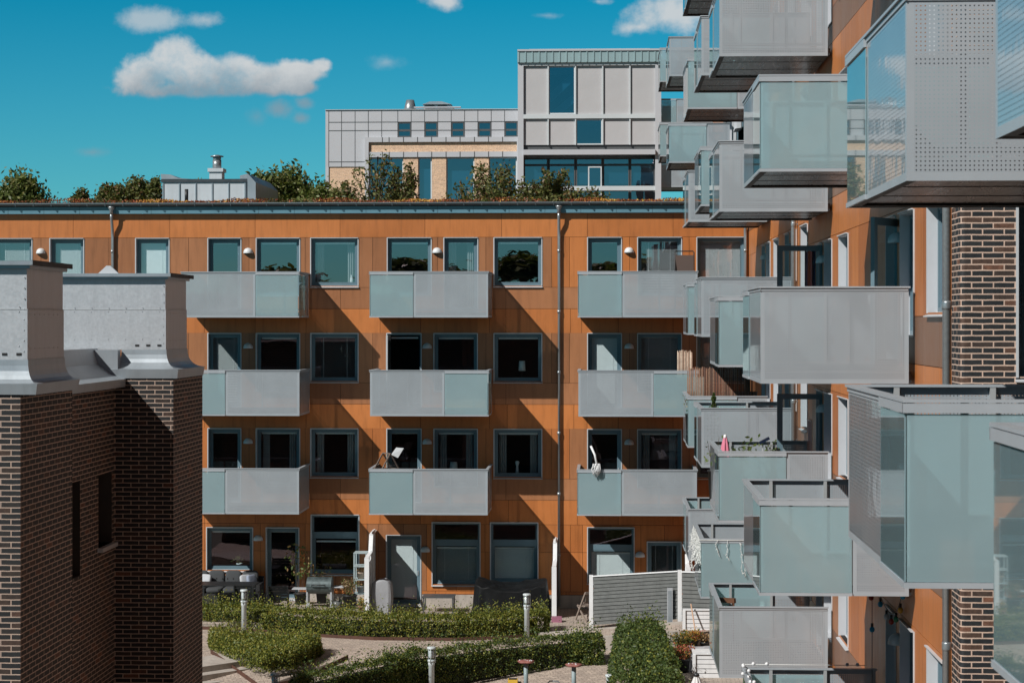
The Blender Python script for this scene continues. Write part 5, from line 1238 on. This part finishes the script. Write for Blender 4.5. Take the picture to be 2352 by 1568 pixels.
# mop
mp = empty('mop', P(1372, 1090, 59.6), 'white string mop hung head-down over a balcony rail', 'mop'); mb = MB(); a, b = P(1357, 1024, 59.75), P(1371, 1068, 59.62)
mb.tube([a, a.lerp(b, .5) + Vector((.03, 0, .02)), b], .035, WHITE, 8, .03); build(mb, 'handle', mp); mb = MB(); rn = random.Random(2)
for i in range(26): c = b + Vector((rn.gauss(0, .035), rn.gauss(0, .02) - .04, .05)); mb.tube([c, c + Vector((rn.gauss(0, .04), -.02, -.16)), c + Vector((rn.gauss(.0, .035), -.02, -.30 + rn.gauss(0, .05)))], .012, WHITE, 4)
build(mb, 'mop_head', mp)
# lounge chair back
lc = empty('lounge_chair', P(1572, 640, 60.4), 'folding chair with a brown mesh back on the upper right balcony', 'chair'); a, b = P(1550, 577, 60.5), P(1594, 577, 60.5); zf = 9.05
mb = MB(); mb.tube([(a.x, 60.2, zf), (a.x, 60.5, a.z - .03), (a.x + .03, 60.5, a.z), (b.x - .03, 60.5, a.z), (b.x, 60.5, a.z - .03), (b.x, 60.2, zf)], .018, BLK, 8); mb.tube([(a.x, 60.9, zf), (a.x, 60.35, zf + .45)], .015, BLK, 6); mb.tube([(b.x, 60.9, zf), (b.x, 60.35, zf + .45)], .015, BLK, 6); build(mb, 'frame', lc)
mb = MB(); mb.box(a.x + .02, b.x - .02, 60.46, 60.475, zf + .5, a.z - .12, pm('brown_mesh', (.10, .07, .06), .8, .2, 60)); build(mb, 'backrest', lc)
mb = MB(); mb.box(a.x + .02, b.x - .02, 60.5, 60.95, zf + .43, zf + .45, MATS['brown_mesh']); build(mb, 'seat', lc)
# bamboo and reed screens
BAM = [pm('bamboo_pale', (.46, .36, .28), .6, .3, 12), pm('bamboo_tan', (.33, .22, .16), .6, .3, 12)]; REED = [pm('reed_red', (.16, .07, .045), .8, .3, 20), pm('reed_brown', (.10, .055, .04), .8, .3, 20), pm('reed_tan', (.24, .14, .09), .8, .3, 20)]
def canes(label, name, p0, p1, z0, z1, r, mats, seed, jag=.05):
    rn = random.Random(seed); p0, p1 = Vector(p0), Vector(p1); L = (p1 - p0).length; mb = MB(); n = int(L / (2 * r))
    for i in range(n):
        c = p0.lerp(p1, (i + .5) / n); zt = z1 + rn.uniform(-jag, jag); x = rn.uniform(-.012, .012)
        mb.tube([(c.x, c.y, z0), (c.x + x * .5, c.y, (z0 + zt) / 2), (c.x + x, c.y, zt)], r * rn.uniform(.8, 1.1), rn.choice(mats), 6)
        if r > .012:
            for k in range(3): z = z0 + (zt - z0) * rn.random(); mb.lathe((c.x + x * .5, c.y, z), [(r * 1.15, 0), (r * 1.15, .012)], mats[1], 6)
    return tag(build(mb, name), label, 'screen')
a, b = P(1555, 0, 59.95), P(1591, 0, 59.95); canes('roll of pale bamboo canes standing on the orange block balcony', 'bamboo_screen', (a.x, 59.95, 0), (b.x, 59.95, 0), 6.2, P(1570, 806, 59.95).z, .016, BAM, 5, .04)
o, M = RB[(3, -1)]; zt = ZC + 1.01 - SH
canes('tall reddish reed screen along the far side of a balcony', 'reed_screen', (XB + .10, 56.9, 0), (XW - .15, 56.9, 0), zt - BH + .16, zt + .66, .011, REED, 6, .03)
canes('short weathered reed mat on the open end of the balcony', 'reed_screen', (XB + .08, 56.2, 0), (XB + .55, 56.2, 0), zt - .9, zt + .42, .009, [REED[2], pm('reed_grey', (.16, .17, .16), .8, .3, 20)], 7, .02)
# plants, parasol, lamp on the middle balconies
def zfl(bi, k): return ZC + bays[bi][1] + k * SH - BH + .14
pk = empty('parasol', (2.40, 41.0, zfl(1, -1)), 'closed pink parasol with a white tip on a glazed balcony', 'parasol'); t_ = P(1656, 997, 41.0).z
mb = MB(); mb.tube([(2.4, 41, zfl(1, -1)), (2.4, 41, t_ - .05)], .018, WHITE, 8); mb.lathe((2.4, 41, t_ - .1), [(.03, 0), (.035, .05), (.025, .09), (.001, .1)], WHITE, 10); build(mb, 'pole', pk)
mb = MB(); n = 32; prof = [(.03, t_ - .06), (.07, t_ - .25), (.10, t_ - .55), (.12, t_ - .9), (.05, t_ - .95)]
mb.mesh([(2.4 + r * (1 + .25 * math.sin(6 * 2 * math.pi * k / n)) * math.cos(2 * math.pi * k / n), 41 + r * (1 + .25 * math.sin(6 * 2 * math.pi * k / n)) * math.sin(2 * math.pi * k / n), z) for r, z in prof for k in range(n)], [(i * n + k, i * n + (k + 1) % n, (i + 1) * n + (k + 1) % n, (i + 1) * n + k) for i in range(len(prof) - 1) for k in range(n)], pm('pink_cloth', (.60, .19, .27), .8, .1), True); build(mb, 'canopy', pk)
def pott(label, px, t, bi, k, hp, hl, rl, mats, n, seed, r=.14, zrel=None, ls=.06): pot_plant(label, X_(px, t), t, zrel if zrel is not None else zfl(bi, k), r, hp, hl, rl, mats, n, POTB, seed, ls, 14)
pott('leafy vine spreading behind the pink parasol', 1684, 41.8, 1, -1, .5, .78, .5, [GRN], 140, 41, .2, ls=.10)
pott('green bush in a black pot at the open balcony door', 1776, 41.0, 1, -1, .7, .66, .24, [GRN], 220, 42, .16)
pott('leaves at the balcony corner beside the pink parasol', 1640, 42.2, 1, -1, .6, .72, .18, [GRN], 70, 43, .14)
pott('low herbs in front of the reed screen', 1590, 54.2, 3, -1, .7, .52, .3, [GRN, DRY], 120, 44, .2)
pott('pink flowers peeking over a glazed balcony rail', 1766, 29.2, 0, 2, .8, .46, .18, [REDL, pm('pink_petal', (.75, .28, .26), .6)], 60, 45, .13)
pott('white flowers behind frosted glass on a high balcony', 1880, 29.0, 0, 2, .25, .2, .26, [WHITE, GRN, ORL], 90, 46, .2)
cn = empty('dwarf_conifer', (X_(1638, 48.3), 48.3, zfl(2, -1)), 'small dark conifer showing above a perforated balcony', 'plant'); cx_ = cn.location.x; tz = P(1638, 902, 48.3).z
mb = MB(); mb.lathe((cx_, 48.3, zfl(2, -1)), [(.12, 0), (.16, .3), (.15, .3)], POTB, 12); build(mb, 'pot', cn); mb = MB(); mb.tube([(cx_, 48.3, zfl(2, -1) + .2), (cx_, 48.3, tz)], .015, TWIG, 5); build(mb, 'trunk', cn); mb = MB(); rn = random.Random(8)
for i in range(1500): h_ = rn.random() ** .8; z = zfl(2, -1) + .35 + (tz - zfl(2, -1) - .35) * h_; r = (.20 * (1 - h_) + .02) * rn.random() ** .5 * (1 + .4 * math.sin(h_ * 30)); a = rn.uniform(0, 6.28); mb.leaf(Vector((cx_ + r * math.cos(a), 48.3 + r * math.sin(a), z)), .05, LH2, rn)
build(mb, 'foliage', cn)
sl_ = empty('solar_lamp', (X_(1745, 40.6), 40.6, zfl(1, -1) + .5), 'dark solar panel lamp tilted on a thin stick', 'lamp'); lx = sl_.location.x; lz = P(1750, 1011, 40.6).z
mb = MB(); mb.tube([(lx - .02, 40.6, zfl(1, -1) + .1), (lx + .05, 40.6, lz)], .01, POST, 6); build(mb, 'pole', sl_); mb = MB(); mb.beam((lx - .03, 40.6, lz - .06), (lx + .17, 40.6, lz + .05), .16, .05, pm('solar_panel', (.012, .02, .045), .2)); build(mb, 'panel', sl_)
ch = empty('wooden_chair', (X_(1668, 41.3), 41.3, zfl(1, -2)), 'dark wooden chair with only its backrest showing above a balcony', 'chair'); hx = ch.location.x; hz_ = P(1668, 1377, 41.3).z; WDK = pm('dark_wood', (.12, .055, .03), .5, .2)
mb = MB(); mb.beam((hx - .16, 41.6, hz_ - .04), (hx + .16, 41.2, hz_), .05, .10, WDK); build(mb, 'backrest', ch)
for dx, dy in ((-.14, .28), (.14, -.08)): mb = MB(); mb.beam((hx + dx, 41.3 + dy, zfl(1, -2)), (hx + dx * .95, 41.3 + dy, hz_ - .03), .035, .035, WDK); build(mb, 'leg', ch)
mb = MB(); mb.box(hx - .2, hx + .2, 41.25, 41.7, zfl(1, -2) + .43, zfl(1, -2) + .46, WDK); build(mb, 'seat', ch)
# icicle string lights and ball lights
rn = random.Random(12); zr = ZC + 1.01 - 2 * SH; mb = MB(); CW = pm('white_cable', (.72, .74, .72), .5); yn = bays[2][0]
def icic(c, d, n):
    for i in range(n):
        p = Vector(c) + Vector(d) * ((i + rn.random()) / n); L = rn.uniform(.3, .85); pts = [p]
        while (p.z - pts[-1].z) < L: pts.append(pts[-1] + Vector((rn.gauss(0, .02), -abs(rn.gauss(0, .003)), -.06)))
        mb.tube(pts, .006, CW, 4, None, False)
        for q in pts[1:]:
            if rn.random() < .75: e = q + Vector((rn.gauss(0, .025) + (-.015 if abs(d[0]) < .1 else 0), -.012, -.035)); mb.tube([q, e], .007, CW, 4)
mb.tube([(XB - .045, yn + 3.4, zr - .03), (XB - .045, yn - .045, zr - .03), (XB + 1.9, yn - .045, zr - .04)], .008, CW, 5)
icic((XB - .05, yn, zr - .02), (0, 3.4, 0), 34); icic((XB + .2, yn - .05, zr - .04), (1.8, 0, 0), 8)
tag(build(mb, 'string_lights'), 'white icicle string lights hanging over a glazed balcony corner', 'string lights')
rn = random.Random(3); zr = ZC + .49 - 2 * SH + .05; yn = bays[0][0]; mb = MB(); pts = []
for i in range(14): pts.append(Vector((XB + rn.gauss(0, .03), yn + 3.5 - i * .26, zr + rn.uniform(-.05, .02))))
mb.tube(pts, .006, BLK, 4); bl_ = [p + Vector((rn.gauss(0, .03), 0, rn.uniform(-.04, .03))) for p in pts] + [Vector((XB + a, yn + 3.5, zr + .01)) for a in (.15, .36, 1.62, 1.78)]
for p in bl_: mb.lathe(p, [(.001, -.03), (.022, -.02), (.03, 0), (.022, .02), (.001, .03)], WHITE, 10)
mb.tube([(XB, yn + 3.5, zr), (XB + 1.9, yn + 3.5, zr)], .005, CW, 4)
tag(build(mb, 'string_lights'), 'white ball string lights wound along the lowest balcony rail', 'string lights')
# coloured party bulbs under a balcony
zs = zfl(0, -1) - .22; cols = {'red': (.35, .03, .02), 'blue': (.02, .30, .55), 'white': (.45, .5, .55), 'green': (.02, .18, .08), 'yellow': (.55, .30, .04)}
sb = empty('party_lights', (3.6, 30.4, zs), 'festoon of coloured round bulbs hanging under a balcony', 'string lights'); mb = MB()
spots_ = [(2001, 1372, 31.4, 'red'), (2022, 1387, 31.0, 'blue'), (2036, 1416, 30.6, 'white'), (2047, 1427, 30.3, 'red'), (2058, 1422, 30.0, 'green'), (2068, 1401, 29.7, 'yellow'), (2073.5, 1369, 29.4, 'blue'), (2003, 1445, 31.5, 'blue')]
wp = []
for px, py, t, c in spots_:
    p = P(px, py, t); wp.append(p + Vector((0, 0, .13))); b_ = MB(); b_.lathe(p, [(.001, -.045), (.03, -.033), (.042, 0), (.033, .03), (.018, .045)], pm('bulb_' + c, cols[c], .25), 12); b_.lathe(p, [(.02, .045), (.02, .1)], BLK, 8); build(b_, 'bulb', sb)
for p, q in zip(wp[:6], wp[1:7]): mb.tube([p, p.lerp(q, .5) - Vector((0, 0, .02)), q], .006, BLK, 4); 
mb.tube([wp[0], Vector((wp[0].x, wp[0].y, wp[0].z + .08))], .006, BLK, 4); mb.tube([wp[7] + Vector((0, 0, .42)), wp[7], wp[7] - Vector((0, 0, 1.2))], .006, BLK, 4); build(mb, 'cable', sb)
# robe behind the open door, table lamps and vases behind windows
mb = MB(); p = P(1866, 575, 42.2); mb.grid(lambda s, t: (p.x - .16 + .32 * s, 42.2 + .04 * math.sin(s * 25), p.z - .9 * t - .02 * math.sin(s * 9)), 24, 8, pm('purple_cloth', (.05, .04, .10), .85, .2, 10)); tag(build(mb, 'hanging_robe'), 'dark purple robe hanging beside the open balcony door', 'robe')
def tlamp(px, py, r, label, h=.3):
    y = YW + .42; p = onY(px, py, y); root = empty('table_lamp', (p.x, y, p.z - .75), label, 'lamp'); mb = MB(); mb.lathe(p, [(r, -h / 2), (r * .8, h / 2)], pm('lamp_shade_cloth', (.7, .72, .72), .7), 16); build(mb, 'lamp_shade', root); mb = MB(); mb.lathe((p.x, y, p.z - .62), [(.09, 0), (.09, .015), (.012, .02), (.012, .62 - h / 2)], BLK, 10); build(mb, 'stand', root)
tlamp(1199, 840, .11, 'table lamp with a white shade behind the dark square window'); tlamp(1042, 1070, .13, 'stubby white table lamp behind a lower balcony window', .26)
mb = MB(); p = onY(1188, 1082, YW + .4); mb.lathe((p.x, YW + .4, wz(1094)), [(.06, 0), (.05, .2), (.035, .3), (.07, .42), (.04, .46)], LAMPW, 14); tag(build(mb, 'vase'), 'white vase on the sill of a dark square window', 'vase')
mb = MB(); p = onY(808, 640, YW + .3); mb.lathe((p.x, YW + .3, zk0 + .03), [(.05, 0), (.06, .1), (.055, .2), (.03, .28), (.05, .3)], LAMPW, 14); tag(build(mb, 'vase'), 'white vase by the curtain of a top floor window', 'vase')
# ------------------------------------------------------------------ what the windows mirror: the block and trees behind the camera
bb = empty('apartment_block', (-8, -14, 0), 'plain brown block standing behind the camera', 'building'); mb = MB(); mb.box(-40, 20, -26, -9, -.6, 10.2, BRD)
build(mb, 'wall', bb); mb = MB(); mb.box(-40.3, 20.3, -26.3, -8.7, 10.2, 10.5, ROOFM); build(mb, 'roof', bb)
for i, (x, z) in enumerate(((-25, 13.2), (-15.5, 13.8), (-12.2, 13.0), (-6.2, 14.2), (-1.0, 13.4), (4, 13.8))):
    t = tree('tall tree behind the brown block at the camera side', 1392, 500, 40, 60, LM, 60 + i, 1.4, ls=.3)
    M = T(x, -31, z - 12.3); t.matrix_basis = M; t['group'] = 'trees behind the camera'; t.scale = (3.2, 3.2, 1.0)
